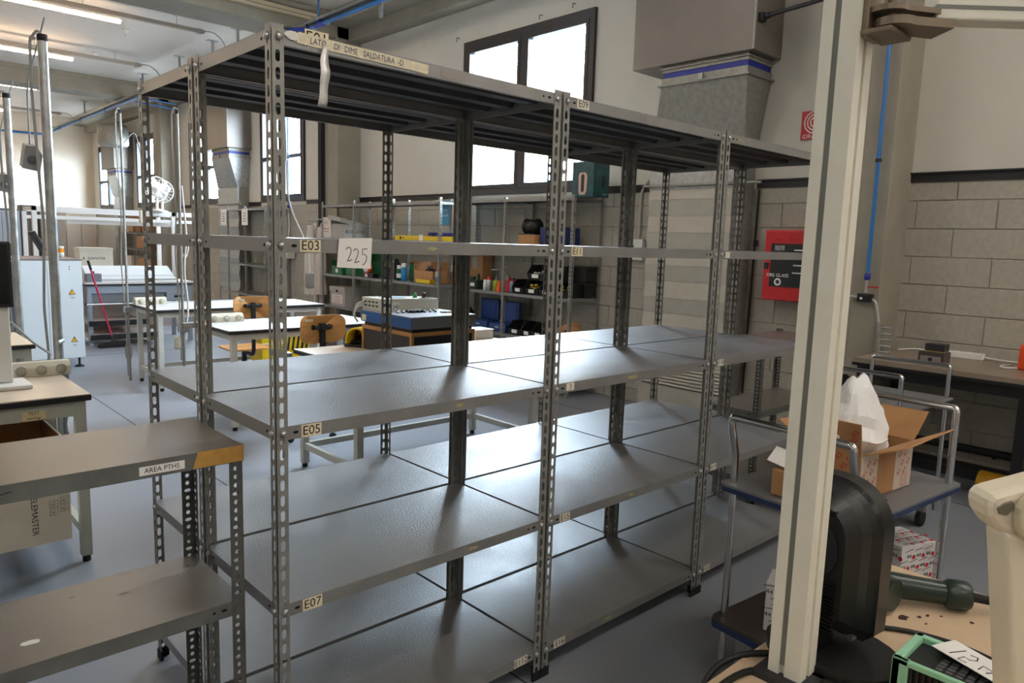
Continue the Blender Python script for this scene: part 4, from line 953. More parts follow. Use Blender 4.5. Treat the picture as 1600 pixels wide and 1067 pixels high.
# wooden-backed swivel chairs
def chair(label, loc, rz):
    t = thing('swivel_chair', label, 'chair', loc, rz)
    def plyplate(name, w_, h_, z0, y, curve, r, par):
        P = arc(w_/2-r, h_/2-r, r, 0, PI/2, 5)+arc(-w_/2+r, h_/2-r, r, PI/2, PI, 5)+arc(-w_/2+r*1.3, -h_/2+r*1.3, r*1.3, PI, 1.5*PI, 5)+arc(w_/2-r*1.3, -h_/2+r*1.3, r*1.3, 1.5*PI, 2*PI, 5)
        n = len(P); V = [(u, y+curve*(u/w_*2)**2, z0+v) for u,v in P]+[(u, y+.012+curve*(u/w_*2)**2, z0+v) for u,v in P]
        c0 = len(V); V += [(0,y,z0),(0,y+.012,z0)]
        F = []
        for k in range(n): j = (k+1)%n; F += [(k,j,n+j,n+k),(c0,j,k),(c0+1,n+k,n+j)]
        return MB().add(V, F, 0).build(name, ply, par)
    bk = plyplate('backrest', .38, .21, .855, 0.0, -.05, .06, t)
    MB().box(-.15,-.08,-.034,-.030,.915,.935).build('maker_label', M_('label_pale',(206,190,160)), bk)
    b = MB(); b.box(-.02,.02,-.045,-.025,.56,.88).box(-.018,.018,-.045,-.008,.84,.90).cyl((-.07,-.035,.87),(.07,-.035,.87),.016,n=8)
    for x in (-.07,.07): b.cyl((x,-.03,.87),(x,-.006,.87),.02,n=10)
    b.cyl((0,-.06,.875),(0,-.02,.875),.026,n=12); b.build('back_support', black_plastic, t)
    MB().tube(bend([(0,-.035,.58),(0,-.03,.40),(0,.08,.39),(0,.2,.40)],.08),.02,8).build('bracket', black_plastic, t)
    s = MB(); P = arc(.13,.13,.07,0,PI/2,4)+arc(-.13,.13,.07,PI/2,PI,4)+arc(-.13,-.13,.07,PI,1.5*PI,4)+arc(.13,-.13,.07,1.5*PI,2*PI,4)
    s.prism([(u,v+.22) for u,v in P],'z',.43,.445).build('seat', ply, t, bevel=.004)
    MB().cyl((0,.22,.10),(0,.22,.43),.025,n=12).build('gas_column', black_plastic, t)
    for k in range(5):
        a = 2*PI*k/5; ex, ey = .27*math.cos(a), .22+.27*math.sin(a)
        l = MB().tube([(0,.22,.11),(ex*.5,.22+(ey-.22)*.5,.10),(ex,ey,.07)],[.022,.018,.014],8).build('leg', black_plastic, t)
        MB().lathe([(.001,-.012),(.024,-.012),(.024,.012),(.001,.012)],(ex,ey,.026),12,axis='y').build('caster', black_plastic, l)
    return t
chair('swivel chair with plywood back behind the yellow pedal', (1.86, 3.28, 0), 0.05)
chair('swivel chair with plywood back at the white table farther away', (2.12, 5.10, 0), -0.05)
# folded cardboard on the far chair table
t = thing('paper_sheet', 'crumpled kraft sheet on the third white table above the far chair', 'paper', (2.42, 5.85, 0.8)); b = MB(); V = []
for i in range(5):
    for j in range(5): V.append((-.12+.06*i, -.1+.05*j, .02+.03*abs(math.sin(i*1.7+j*2.3))))
b.add(V, [(i*5+j, i*5+j+1, (i+1)*5+j+1, (i+1)*5+j) for i in range(4) for j in range(4)]).build('sheet', M_('kraft_pale',(214,188,140),0.8), t, solid=.002); MB().cyl((-.12,-.1,.025),(.12,-.1,.025),.012,n=8).build('rolled_edge', M_('kraft_pale',(214,188,140),0.8), t)
# yellow hazard-striped box
t = thing('hazard_box', 'yellow box with black hazard stripes under the third white table', 'box', (2.82, 5.98, 0.0)); MB().box(-.28,.28,-.14,.14,.13,.47).build('body', yellow_plastic, t, bevel=.01)
b = MB()
for k in range(6): b.add([(-.05+.055*k,-.1412,.28),(-.025+.055*k,-.1412,.28),(.0+.055*k,-.1412,.45),(-.025+.055*k,-.1412,.45)],[(0,1,2,3)])
b.build('hazard_stripe', ink, t); MB().box(-.26,.26,-.12,.12,0,.13).build('base', rubber, t)
MB().box(-.285,.0,-.146,-.139,.36,.38).build('light_strip', M_('strip_pale',(236,214,170),0.4), t)
# poles with power leads at the tables
def pole(label, x, y, z0, z1, r=0.021, cable=True, clamp=True):
    t = thing('power_pole', label, 'pole', (x, y, z0)); H = z1-z0
    MB().cyl((0,0,0),(0,0,H),r,n=14).build('tube', galv if r > .02 else galv_dull, t)
    MB().lathe([(r+.001,H-.03),(r+.001,H+.002),(.001,H+.004)],n=14).build('cap', rubber, t)
    if cable:
        MB().tube(bend([(-r-.006,.0,H-.02),(-r-.03,0,H-.03),(-r-.035,.0,H-.25),(-r-.012,.01,H*.62),(-r-.03,.012,H*.45),(-r-.008,0,H*.2),(-r-.01,0,.05)],.05),.007,6).tube(bend([(0,0,H),(-.02,0,H+.02),(-r-.03,0,H-.03)],.02),.007,6).build('cable', cable_grey, t)
    if clamp: MB().box(-.035,.035,-.035,.035,max(.05,.74-z0)-.03,max(.05,.74-z0)+.03).build('clamp', galv, t, bevel=.004)
    return t
t = pole('slim pole with grey leads at the back of the middle white table', 1.335, 4.66, 0.42, 2.52, .012)
b = MB(); b.tube([(.03+.03*math.sin(k*.8),.0+.012*k*.05,1.0+.075*math.cos(k*.8)-.0008*k) for k in range(24)],.006,6); b.build('cable_loop', cable_white, t)
MB().tube(bend([(0.02,0,1.5),(.05,0,1.1),(.02,0,.8),(.05,0,.5),(.01,0,.22)],.1),.007,6).build('cable', cable_white, t)
MB().box(-.02,.09,-.08,.02,.33,.37).build('table_clamp', galv_dull, t); MB().box(-.085,-.035,-.05,-.01,.15,.26).build('socket_head', beige_plastic, t, bevel=.015)
t = pole('slim pole with cable at the back of the third white table', 1.40, 6.46, 0.0, 2.72, .012)
b = MB(); b.tube(bend([(.02,0,2.4),(.13,0,2.55),(.2,0,2.2),(.17,0,1.75)],.1),.006,6); b.build('cable', cable_grey, t)
MB().box(.14,.20,-.02,.02,1.62,1.75).build('socket_head', beige_plastic, t, bevel=.015)
b = MB(); b.tube([(.0+.03*math.sin(k*.7),.03,.30+.10*math.cos(k*.7)) for k in range(28)],.006,6); b.build('cable_loop', cable_grey, t)
t = pole('slim pole with hanging plug at the back of the pale table', 1.375, 2.85, 0.0, 2.55, .012)
MB().box(.165,.225,.01,.05,1.19,1.30).build('socket_head', M_('socket_grey',(150,152,150),0.5), t, bevel=.014); MB().tube(bend([(.195,.03,1.30),(.19,.03,1.45),(.03,.0,1.75),(.012,0,2.3)],.1),.005,6).build('cable', cable_white, t)
def socket_strip(label, loc, rz=0, L=.30, n=3):
    t = thing('socket_strip', label, 'power strip', loc, rz)
    MB().prism([(-.045,0),(.045,0),(.04,.055),(.02,.07),(-.02,.07),(-.045,.045)],'x',-L/2,L/2).build('body', beige_plastic, t, bevel=.004)
    for k in range(n):
        x = -L/2+L*(k+.5)/n
        MB().lathe([(.026,-.002),(.026,.002),(.023,.002),(.023,-.001),(.001,-.001)],(x,-.046,.030),16,axis='y').build('socket', M_('socket_ring',(170,168,150),0.5), t)
    return t
socket_strip('beige socket strip on the third white table', (1.58, 6.34, 0.8), 0, .30)
socket_strip('beige socket box behind the shelving posts on the middle table', (1.62, 4.50, 0.8), 0, .30)
t = thing('plug_pair', 'white plugs hanging under the third white table', 'plugs', (2.25, 6.30, 0.55)); MB().box(-.03,.03,-.02,.02,0,.12).build('plug', white_plastic, t, bevel=.006); MB().tube(bend([(0,0,.12),(0,.02,.17),(-.1,.02,.16),(-.2,.02,.165)],.03),.006,6).build('cable', cable_white, t)
t = thing('support_bar', 'thin white bar sticking out beside the third table', 'bar', (1.02, 6.47, 0.80)); MB().cyl((0,0,0),(2.1,0.0,.0),.007,n=8).build('bar', white_metal, t); MB().cyl((0,0,0),(.0,-.02,.01),.008,n=8).build('tip', rubber, t)
# ------------------------------------------------------------------ left side: low shelf, desks, poles
HOLES = []
z = 0.01; k = 0
while z < 0.97:
    p = 0.0225
    HOLES.append((z, z+p, 0.011 if k % 4 != 2 else 0.018, 0.0115 if k % 4 != 2 else 0.010)); z += p; k += 1
dark_shelf = mat('dark_shelf_paint', (98,100,96), 0.38, 0, 0.14, 10, 0.25, 120, rvar=0.1)
worn_top = mat('worn_shelf_top', (114,108,101), 0.30, 0.2, 0.0, 3, 0.12, 260)
POSTR = post_mesh('post', 1.0, HOLES, fw=0.034, m=mat('dark_post_paint', (88,88,84), 0.45, 0, 0.1, 20))
def low_shelf(name, label, x0, x1, y0, y1, zs, rim=0.04):
    t = thing(name, label, 'shelving unit', (x0, y0, 0)); L, D = x1-x0, y1-y0
    for (x, y, r) in ((0,0,0),(L,0,PI/2),(L,D,PI),(0,D,-PI/2)):
        p = link('post', POSTR, t, (x,y,0), r)
        MB().box(-.002,.036,-.002,.006,0,.02).box(-.002,.006,.006,.036,0,.02).build('foot', rubber, p)
    me = shelf_mesh(L-2*TH, D-2*TH, rim=rim, topm=worn_top); me.materials[0] = dark_shelf
    out = [link('shelf', me, t, (TH, TH, z)) for z in zs]
    return t, out
t, sh = low_shelf('low_shelf', 'low dark metal shelf labelled AREA PTHS in the left foreground', -1.02, -0.055, 0.123, 0.483, [0.585, 0.16])
# the worn top tray caps the posts
tp = shelf_mesh(0.965+.004, 0.36+.004, rim=.042, topm=worn_top); tp.materials[0] = dark_shelf
top = link('top_shelf', tp, t, (-.002,-.002,1.003))
b = MB(); b.box(.72,.823,-.0012,-.0002,-.034,-.013,0); b.text('AREA PTHS', .0175, (.771,-.0018,-.0235),(1,0,0),(0,0,1),1,sx=.92); o = b.build('shelf_label', [paper, ink], top); o['label'] = 'white strip reading AREA PTHS'
b = MB(); b.add([(.842,-.0014,-.040),(.969,-.0014,-.040),(.9698,-.0014,.0008),(.855,-.0014,.0008)],[(0,1,2,3)]).add([(.9703,-.001,-.04),(.9703,.02,-.04),(.9703,.02,.0008),(.9703,-.001,.0008)],[(0,1,2,3)]); b.build('corner_tape', mat('brown_tape', (186,142,72), 0.35, 0, 0.15, 30), top)
b = MB(); b.strokes([[(.0,.006),(.012,.002),(.02,.008),(.03,.0),(.05,.003)]], .002, (.42,-.001,-.02),(1,0,0),(0,0,1)); b.build('pen_mark', ink, top)
rng = random.Random(4); n = 8
for s, spots in ((sh[0], [(.50,.10,.016),(.73,.22,.010),(.62,.28,.006)]), (top, [(.35,.12,.008)])):
    for (x, y, r) in spots: MB().add([(x+r*1.6*math.cos(2*PI*k/n)*rng.uniform(.6,1), y+r*math.sin(2*PI*k/n)*rng.uniform(.6,1), .0006) for k in range(n)],[tuple(range(n))]).build('tape_scrap', paper if r > .012 else M_('scrap_dark',(96,88,80)), s)
low_shelf('low_shelf', 'low dark metal shelf behind the trolleys, beyond the big shelving', 3.2, 4.07, 0.43, 0.78, [0.985, 0.578, 0.16])
# desks of the left row
t = table('cream-topped desk with black edge at the left, holding the socket box', -1.55, 0.03, 2.0, 2.72, top=table_cream, frame=M_('desk_frame',(178,178,164)), inset=.02, apron=.07)
b = MB(); b.box(.52,.61,-.3452,-.3430,.705,.745,0); b.text('TEST', .02, (.565,-.3458,.735),(1,0,0),(0,0,1),1).text('wiring', .02, (.565,-.3458,.715),(1,0,0),(0,0,1),1,shear=.2); b.build('tape_note', [M_('masking_tape',(214,196,150),0.7), ink], t)
b = MB(); b.box(.36,.41,-.3452,-.3430,.715,.73,0); b.text('F12', .012, (.385,-.3458,.7225),(1,0,0),(0,0,1),1); b.build('inventory_tag', [paper, ink], t)
MB().box(-.70,.66,-.27,.28,.165,.198).build('lower_board', M_('board_grey',(186,182,170),0.6), t)
table('cream-topped desk with black edge, second back at the left', -1.45, 0.13, 3.80, 4.50, top=table_cream, frame=M_('desk_frame',(178,178,164)), inset=.02, apron=.06)
t = pole('tall steel pole with grey lead at the left desk, nearest one', 0.055, 2.76, 0.0, 2.50, .023)
b = MB(); b.cyl((-.02,-.08,.95),(.02,.0,.95),.012); b.box(-.035,.03,-.06,.03,.76,.82); b.build('clamp', galv, t)
b = MB()
for q in range(3): b.tube([(.04+.03*math.cos(k*.6),-.03+.02*q,.50+.07*math.sin(k*.6)-.001*k) for k in range(14)],.006,6)
b.build('cable_loop', cable_grey, t)
pole('tall steel pole at the left desk, farther one', 0.165, 4.54, 0.0, 2.45, .023)
def hanging_head(label, loc):
    t = thing('pendant_socket', label, 'socket', loc); t.scale = (.72,.72,.72); b = MB(); Mx = Matrix.Rotation(.25,4,'X')
    b.prism([(-.06,-.07),(.05,-.09),(.065,.03),(.03,.09),(-.04,.09)],'y',-.05,.05,M=Mx); b.build('housing', M_('socket_grey',(150,152,150),0.5), t, bevel=.01)
    MB().lathe([(.001,-.056),(.03,-.056),(.03,-.05)],(0,0,-.02),14,axis='y').build('socket', M_('socket_dark',(90,92,94),0.5), t)
    MB().tube(bend([(0,0,.08),(.0,0,.5),(.10,-.16,.95)],.1),.006,6).build('cable', cable_grey, t)
hanging_head('grey pendant socket hanging beside the nearest steel pole', (-.005, 2.86, 1.90))
hanging_head('grey pendant socket hanging beside the farther steel pole', (.13, 4.62, 1.85))
socket_strip('beige socket box with three round sockets on the left desk', (-.06, 2.62, 0.8), 0, .26)
socket_strip('small beige socket box on the second left desk', (-.02, 4.38, 0.8), 0, .2, 2)
b = MB(); b.tube(bend([(-.2,2.42,1.10),(-.12,2.45,1.0),(-.04,2.56,.93),(.0,2.66,.9),(.0,2.735,.86),(.0,2.75,.6)],.1),.006,8)
tag(b.build('power_lead', cable_grey), 'grey lead running from the screen stand to the pole', 'cable')
# screen on white stand at the left border
t = thing('monitor', 'black flat screen on a white stand at the left edge', 'monitor', (-.45, 2.36, 0.8))
MB().box(-.27,.255,-.03,.01,.375,.675).build('screen_body', black_plastic, t, bevel=.006); MB().box(-.255,.24,-.032,-.0305,.39,.66).build('screen', black_gloss, t)
MB().box(.14,.24,.0,.05,.02,.40).build('stand_post', white_plastic, t, bevel=.006); MB().box(.08,.30,-.10,.12,0,.02).build('stand_foot', white_plastic, t, bevel=.006)
# cartons under and beyond the desk
t = thing('open_carton', 'large open beige carton with printed lettering under the left desk', 'box', (-.42, 2.09, 0.2)); a, c, h, q = .313, .25, .44, .006
b = MB(); b.box(-a,a,-c,c,0,q).box(-a,-a+q,-c,c,q,h).box(a-q,a,-c,c,q,h).box(-a+q,a-q,-c,-c+q,q,h); b.build('body', [beige_card], t)
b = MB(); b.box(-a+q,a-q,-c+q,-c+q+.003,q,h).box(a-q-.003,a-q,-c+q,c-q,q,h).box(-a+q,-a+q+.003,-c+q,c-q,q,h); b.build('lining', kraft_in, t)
b = MB()
for (x0_, x1_, z0_, z1_) in ((-a,-.19,0,h),(-.19,-.03,0,h-.12),(-.19,-.03,h-.05,h),(-.03,.11,0,h-.12),(-.03,.11,h-.05,h),(.11,a,0,h)):
    if x0_ in (-.19,): b.box(x0_,x1_,c-q,c,z0_,z1_)
    elif x0_ == -.03:
        b.box(x0_,x1_,c-q,c,z0_,z1_) if z1_ == h-.12 else b.box(x0_,x1_,c-q,c,z0_,z1_)
    else: b.box(x0_,x1_,c-q,c,z0_,z1_)
b.build('back_panel', kraft, t)
b = MB(); ux, uy = (0,0,-1), (1,0,0)
b.text('ELEMASTER', .033, (.178,-c-.0012,.13), ux, uy, 0)
b.build('printed_logo', ink, t)
for k in range(3): MB().box(.165+.012*k,.173+.012*k,-c-.0012,-c-.0004,.262,.272).build('printed_bar', ink, t)
b = MB()
for (x, z) in ((.250,.17),(.250,.135),(.290,.18),(.290,.145)):
    s = .015
    b.strokes([[(-s,-s),(s,-s),(s,s),(-s,s),(-s,-s)]], .0018, (x,-c-.0012,z), (1,0,0), (0,0,1))
    b.strokes([[(-.009,-.004),(0,.010),(.009,-.004),(-.009,-.004)],[(0,-.004),(0,-.012)]], .002, (x,-c-.0012,z), (1,0,0), (0,0,1))
b.build('handling_symbol', ink, t)
MB().cyl((-.25,-.1,.28),(-.05,-.12,.47),.05,n=12).build('bubble_wrap', M_('wrap',(196,192,190),0.3), t)
# white machine cabinet
t = thing('machine_housing', 'white enamelled machine housing with warning triangles, left', 'machine', (0.93, 8.05, 0.0))
wm_ = M_('enamel_white',(206,214,218),0.35)
MB().box(-.31,.31,-.5,.5,.11,1.195).build('panel_body', wm_, t, bevel=.006)
MB().box(-.315,.315,-.505,.505,1.195,1.21).build('lid', M_('lid_grey',(120,108,108),0.5), t)
MB().box(-.022,-.019,-.503,-.5,.12,1.19).build('seam', M_('seam_grey',(150,160,166),0.6), t)
for zz in (.85,.32):
    b = MB(); b.add([(.17,-.503,zz-.03),(.24,-.503,zz-.03),(.205,-.503,zz+.035)],[(0,1,2)],1).add([(.178,-.5035,zz-.025),(.232,-.5035,zz-.025),(.205,-.5035,zz+.026)],[(0,1,2)],0).text('!', .05, (.205,-.504,zz-.006),(1,0,0),(0,0,1),1)
    b.build('warning_sign', [M_('warn_yellow',(226,176,30),0.5), ink], t); MB().text('ABC', .022, (.21,-.5035,zz-.065),(1,0,0),(0,0,1)).build('small_print', ink, t)
for (x, zz) in ((.19,1.13),(.19,1.10)): MB().lathe([(.001,-.5025),(.006,-.5025),(.006,-.5)],(x,0,zz),8,axis='y').build('screw', dark_metal, t)
for sx in (-1,1):
    for sy in (-1,1): MB().cyl((sx*.26,sy*.43,.02),(sx*.26,sy*.43,.11),.012,n=8).lathe([(.001,0),(.05,0),(.045,.012),(.015,.025)],(sx*.26,sy*.43,0),14).build('levelling_foot', rubber, t)
MB().lathe([(.001,1.21),(.03,1.21),(.03,1.26),(.026,1.265),(.026,1.31),(.03,1.315),(.03,1.335),(.001,1.34)],(.24,.1,0),14).build('beacon', white_plastic, t)
MB().lathe([(.028,1.265),(.029,1.31)],(.24,.1,0),14).build('beacon_lens', M_('amber',(240,150,20),0.3), t)
t = thing('machine_housing', 'dark machine side behind the white housing at the left edge', 'machine', (0.32, 8.0, 0.0)); MB().box(-.28,.28,-.45,.45,.06,1.18).build('body', M_('machine_dark',(70,74,80),0.5), t, bevel=.006); MB().box(-.26,.26,-.43,.43,0,.06).build('plinth', rubber, t)
t = thing('machine_console', 'black tilted operator screen above the white housing', 'screen', (0.98, 8.40, 1.21)); b = MB(); Mx = Matrix.Translation((0,0,.18)) @ Matrix.Rotation(-.45,4,'Y'); b.box(-.02,.02,-.13,.13,-.12,.12,M=Mx).build('screen_body', black_plastic, t, bevel=.006); MB().tube(bend([(.02,0,.1),(.06,0,.05),(.05,0,0)],.03),.012,8).build('arm', dark_metal, t)
# broom
t = thing('broom', 'push broom with red handle leaning beside the white housing', 'broom', (1.88, 8.93, 0.0))
MB().cyl((0,0,.07),(-.23,.12,1.13),.013,n=10).build('handle', M_('handle_red',(186,30,70),0.4), t); MB().cyl((-.205,.107,1.02),(-.232,.121,1.14),.016,n=10).build('grip', rubber, t); MB().cyl((0,0,.05),(-.022,.012,.16),.018,n=10).build('socket', dark_metal, t)
b = MB(); b.prism([(-.17,.05),(.17,.05),(.19,.02),(.185,0),(-.185,0),(-.19,.02)],'y',-.04,.04); b.build('bristles', mat('bristle_dark', (40,34,34), 0.95, 0, 0.3, 60, 0.8, 120), t, bevel=.012); MB().box(-.14,.14,-.025,.025,.05,.066).build('head', black_plastic, t)
# ------------------------------------------------------------------ right side and foreground
# cream slotted aluminium upright with hinge bracket and swing arm
px, py, S = 0.36, -1.183, 0.058
t = thing('profile_upright', 'cream slotted aluminium upright standing at the near desk', 'post', (px, py, 0))
t.location.z = 0.8
def prof(x0, x1, y0, y1, s0, s1, g=.008):
    # outline with one slot in each long face (s0, s1 = slot centre fractions)
    w_ = .005; cx = x0+(x1-x0)*s1; cy = y0+(y1-y0)*s0
    return [(x0,y0),(cx-w_,y0),(cx-w_,y0+g),(cx+w_,y0+g),(cx+w_,y0),(x1,y0),(x1,cy-w_),(x1-g,cy-w_),(x1-g,cy+w_),(x1,cy+w_),(x1,y1),(cx+w_,y1),(cx+w_,y1-g),(cx-w_,y1-g),(cx-w_,y1),(x0,y1),(x0,cy+w_),(x0+g,cy+w_),(x0+g,cy-w_),(x0,cy-w_)]
def prism_concave(poly, z0, z1, name, m, par):
    # concave outline: walls as quads, caps filled by triangulating with bmesh
    import bmesh
    bm = bmesh.new(); n = len(poly)
    lo = [bm.verts.new((u,v,z0)) for u,v in poly]; hi = [bm.verts.new((u,v,z1)) for u,v in poly]
    for k in range(n): bm.faces.new((lo[k],lo[(k+1)%n],hi[(k+1)%n],hi[k]))
    bmesh.ops.triangle_fill(bm, edges=[bm.edges.get((hi[k],hi[(k+1)%n])) for k in range(n)], use_beauty=True)
    bmesh.ops.triangle_fill(bm, edges=[bm.edges.get((lo[k],lo[(k+1)%n])) for k in range(n)], use_beauty=True)
    bmesh.ops.recalc_face_normals(bm, faces=bm.faces)
    me = bpy.data.meshes.new(name); bm.to_mesh(me); bm.free(); me.materials.append(m)
    return link(name, me, par)
pr_ = prism_concave(prof(0,S,0,S,.58,.5), .012, 1.65, 'profile', alu_cream, t)
MB().box(-.02,S+.02,-.02,S+.02,0,.012).build('foot_plate', dark_metal, t)
MB().box(.0022,.004,S*.58-.0045,S*.58+.0045,.03,1.62).build('slot_insert', alu_slot, t)
br_m = mat('bracket_bronze', (134,120,104), 0.4, 0.5)
b = MB(); b.box(S*.15,S+.004,-.010,0,1.065,1.190).box(S*.1,S+.03,-.045,-.0,1.068,1.076).build('bracket_plate', br_m, t, bevel=.002)
b = MB(); b.prism(arc(.035,-.028,.028,PI/2,1.5*PI,10)+[(.085,-.085),(.12,-.05)],'z',1.100,1.108).prism(arc(.045,-.034,.030,PI/2,1.5*PI,10)+[(.10,-.10),(.14,-.055)],'z',1.080,1.092).cyl((.040,-.032,1.070),(.040,-.032,1.150),.008,n=12); b.build('hinge_leaf', br_m, t, bevel=.002)
for (x, z) in ((.02,1.130),(.045,1.150)): MB().cyl((x,-.016,z),(x,-.008,z),.008,n=10).build('bolt', dark_metal, t)
ua = Vector((.73,-.683,0)); un = Vector((.683,.73,0)); o0 = Vector((.095,-.065,0))
b = MB(); V = []
for s in (0, 1.0):
    for d in (-.02,.02):
        for z in (1.093,1.145): p = o0+ua*s+un*d; V.append((p.x,p.y,z))
b.add(V, [(0,1,3,2),(4,6,7,5),(0,4,5,1),(2,3,7,6),(0,2,6,4),(1,5,7,3)]); b.build('swing_arm', alu_cream, t, bevel=.003)
V = []
for s in (0.0, 1.0):
    for d in (-.0205,.0205):
        for z in (1.108,1.114): p = o0+ua*s+un*d; V.append((p.x,p.y,z))
MB().add(V, [(0,1,3,2),(4,6,7,5),(0,4,5,1),(2,3,7,6),(0,2,6,4),(1,5,7,3)]).build('arm_slot', alu_slot, t)
# near desk
desk_top = mat('desk_laminate_cream', (206,180,148), 0.38, 0, 0.06, 6)
t = table('cream desk in the right foreground with stained top', -0.15, 1.03, -2.35, -1.064, top=desk_top, edge=M_('edge_cream',(190,166,136),0.5), frame=table_frame, name='near_desk', inset=.14)
rng = random.Random(11)
for (x, y, r) in ((.33,.50,.012),(.36,.48,.006),(.38,.47,.005),(.34,.46,.004),(.40,.45,.004),(.42,.40,.006)):
    MB().add([(x+r*1.5*math.cos(2*PI*k/9)*rng.uniform(.5,1), y+r*math.sin(2*PI*k/9)*rng.uniform(.5,1), .8005) for k in range(9)],[tuple(range(9))]).build('burn_mark', M_('burn',(70,44,38),0.8), t)
# monitor seen from behind
mx, my = 0.512, -1.238
t = thing('monitor', 'black monitor seen from its ribbed back on the near desk', 'monitor', (mx, my, 0.8), math.atan2(.99,.12))
# local +x runs along the back towards the far end, -y... the back faces local +y
W_, H0, H1 = .18, .045, .335
def outline(i=0.0, r=.11):
    return [(i, H0+i+.02)]+[(i+.02,H0+i)]+[(W_-i-.02,H0+i),(W_-i,H0+i+.02)]+arc(W_-i-r*.6, H1-i-r*.6, r*.6, 0, PI/2, 18)+arc(i+r*.8, H1-i-r*.8, r*.8, PI/2, PI, 18)
def ringed(rings, name, m, par, capend=True):
    V = []; F = []; n = len(rings[0][0])
    for P, y in rings: V += [(u, y, v) for u, v in P]
    for i in range(len(rings)-1):
        for k in range(n): j = (k+1)%n; F.append((i*n+k,i*n+j,(i+1)*n+j,(i+1)*n+k))
    L_ = (len(rings)-1)*n
    F.append(tuple(range(L_,L_+n))); F.append(tuple(range(n))[::-1])
    return MB().add(V, F, 0, False).build(name, m, par)
sh_m = mat('monitor_shell', (16,16,17), 0.28)
ringed([(outline(.0), -.045), (outline(.0), -.008), (outline(.006), 0.0)], 'bezel', sh_m, t)
ringed([(outline(.004), 0.0), (outline(.012,.10), .010), (outline(.018,.095), .030), (outline(.034,.08), .055)], 'back_shell', mat('monitor_back', (22,22,23), 0.38), t)
MB().prism([(u*.95+.005,v) for u,v in arc(.098,.215,.055,0,2*PI,24)[:-1]],'y',.053,.0575).build('rear_disc', mat('monitor_disc', (34,34,36), 0.45), t)
for k in range(13): MB().box(.045,W_-.045,.053,.0595,.068+.0075*k,.0715+.0075*k).build('vent_rib', sh_m, t)
MB().box(.055,W_-.06,.045,.0575,.280,.290).build('handle_slot', black_hole, t)
MB().box(.02,W_-.02,-.0465,-.0455,.065,.305).build('screen', black_gloss, t)
MB().cyl((.03,.0,.055),(.03,.018,.055),.006,n=8).build('screw', zinc, t)
MB().box(W_*.4,W_*.6,.0,.05,.02,.10).build('stand_neck', black_plastic, t)
bs = [(W_*.32+.13*math.cos(2*PI*k/24), .01+.105*math.sin(2*PI*k/24)) for k in range(24)]
MB().prism(bs,'z',0,.012).prism([(W_*.32+(u-W_*.32)*.9,.01+(v-.01)*.9) for u,v in bs],'z',.012,.024).build('stand_base', black_plastic, t, bevel=.004)
# black power supply with mint frame and note
t = thing('power_supply', 'black finned power supply with mint green edges on the near desk', 'device', (.505, -1.42, 0.8))
MB().box(-.05,.052,-.12,.118,0,.072).build('body', black_plastic, t)
mint = M_('mint_frame',(150,206,170),0.45)
b = MB(); b.box(-.058,.060,.112,.126,0,.082).box(-.058,.060,-.128,-.114,0,.082).box(-.058,-.046,.10,.126,.0,.082).box(.046,.060,-.128,.126,.070,.082).box(-.058,-.048,-.128,.126,.072,.082); b.build('frame', mint, t, bevel=.002)
for k in range(22): MB().box(-.056,-.05,-.108+.0096*k,-.104+.0096*k,.006,.070).build('fin', black_gloss, t)
for i in range(5):
    for j in range(12): MB().box(-.040+.012*i,-.032+.012*i,-.10+.0145*j,-.09+.0145*j,.072,.0735).build('grille_bar', M_('grille_grey',(84,84,84),0.5), t)
t = thing('paper_note', 'white paper note with handwritten 154 on the power supply', 'note', (.530, -1.395, 0.884), math.radians(-112))
b = MB(); b.box(-.062,.062,-.026,.030,-.0005,.0005,0)
b.strokes([[(.035,.018),(.030,-.016)],[(.004,.018),(.018,.020),(.018,.004),(.008,.006),(.002,-.004),(.008,-.014),(.018,-.010)],[(-.016,.018),(-.012,.0),(-.034,.002)],[(-.028,.016),(-.036,-.018)]], .0025, (0,0,.0009), (-1,0,0), (0,-1,0), 1); b.build('sheet', [paper, ink], t)
# heat gun lying on the desk
t = thing('heat_gun', 'dark green heat gun lying on the near desk', 'heat gun', (.86, -1.21, 0.8))
hg = M_('heatgun_green',(30,48,40),0.3)
MB().tube([(-.09,.10,.045),(-.05,.06,.042),(.0,-.005,.036),(.025,-.04,.034)],[.026,.028,.025,.024],14).build('handle', hg, t)
MB().tube([(.022,-.036,.034),(.026,-.042,.034),(.046,-.07,.033),(.050,-.076,.033)],[.026,.031,.031,.026],14).build('end_cap', hg, t)
MB().tube([(-.10,.02,.045),(-.09,.10,.045),(-.08,.19,.045)],[.034,.038,.03],14).build('barrel', hg, t); MB().tube([(-.08,.19,.045),(-.072,.25,.045)],[.022,.018],12).build('nozzle', zinc, t)
MB().cyl((-.046,.045,.028),(-.052,.05,.010),.008,n=8).build('trigger', red_paint, t)
MB().tube([(.05,-.076,.033),(.075,-.112,.028),(.085,-.125,.026)],[.010,.009,.007],10).build('cord_sleeve', rubber, t)
MB().tube(bend([(.085,-.125,.026),(.11,-.17,.006),(.08,-.23,.005),(.12,-.30,.005)],.04),.004,8).build('cord', cable_black, t)
b = MB(); b.tube(bend([(.60,-1.13,.806),(.70,-1.20,.805),(.74,-1.32,.805),(.70,-1.45,.805)],.12),.005,8); tag(b.build('mains_cable', cable_black), 'thin black cable across the near desk behind the monitor', 'cable')
b = MB(); b.tube(bend([(.45,-1.14,.806),(.40,-1.075,.808),(.33,-1.035,.79),(.24,-1.04,.70),(.20,-1.055,.55)],.1),.006,10); tag(b.build('mains_cable', cable_black), 'thick black cable looping over the near desk edge', 'cable')
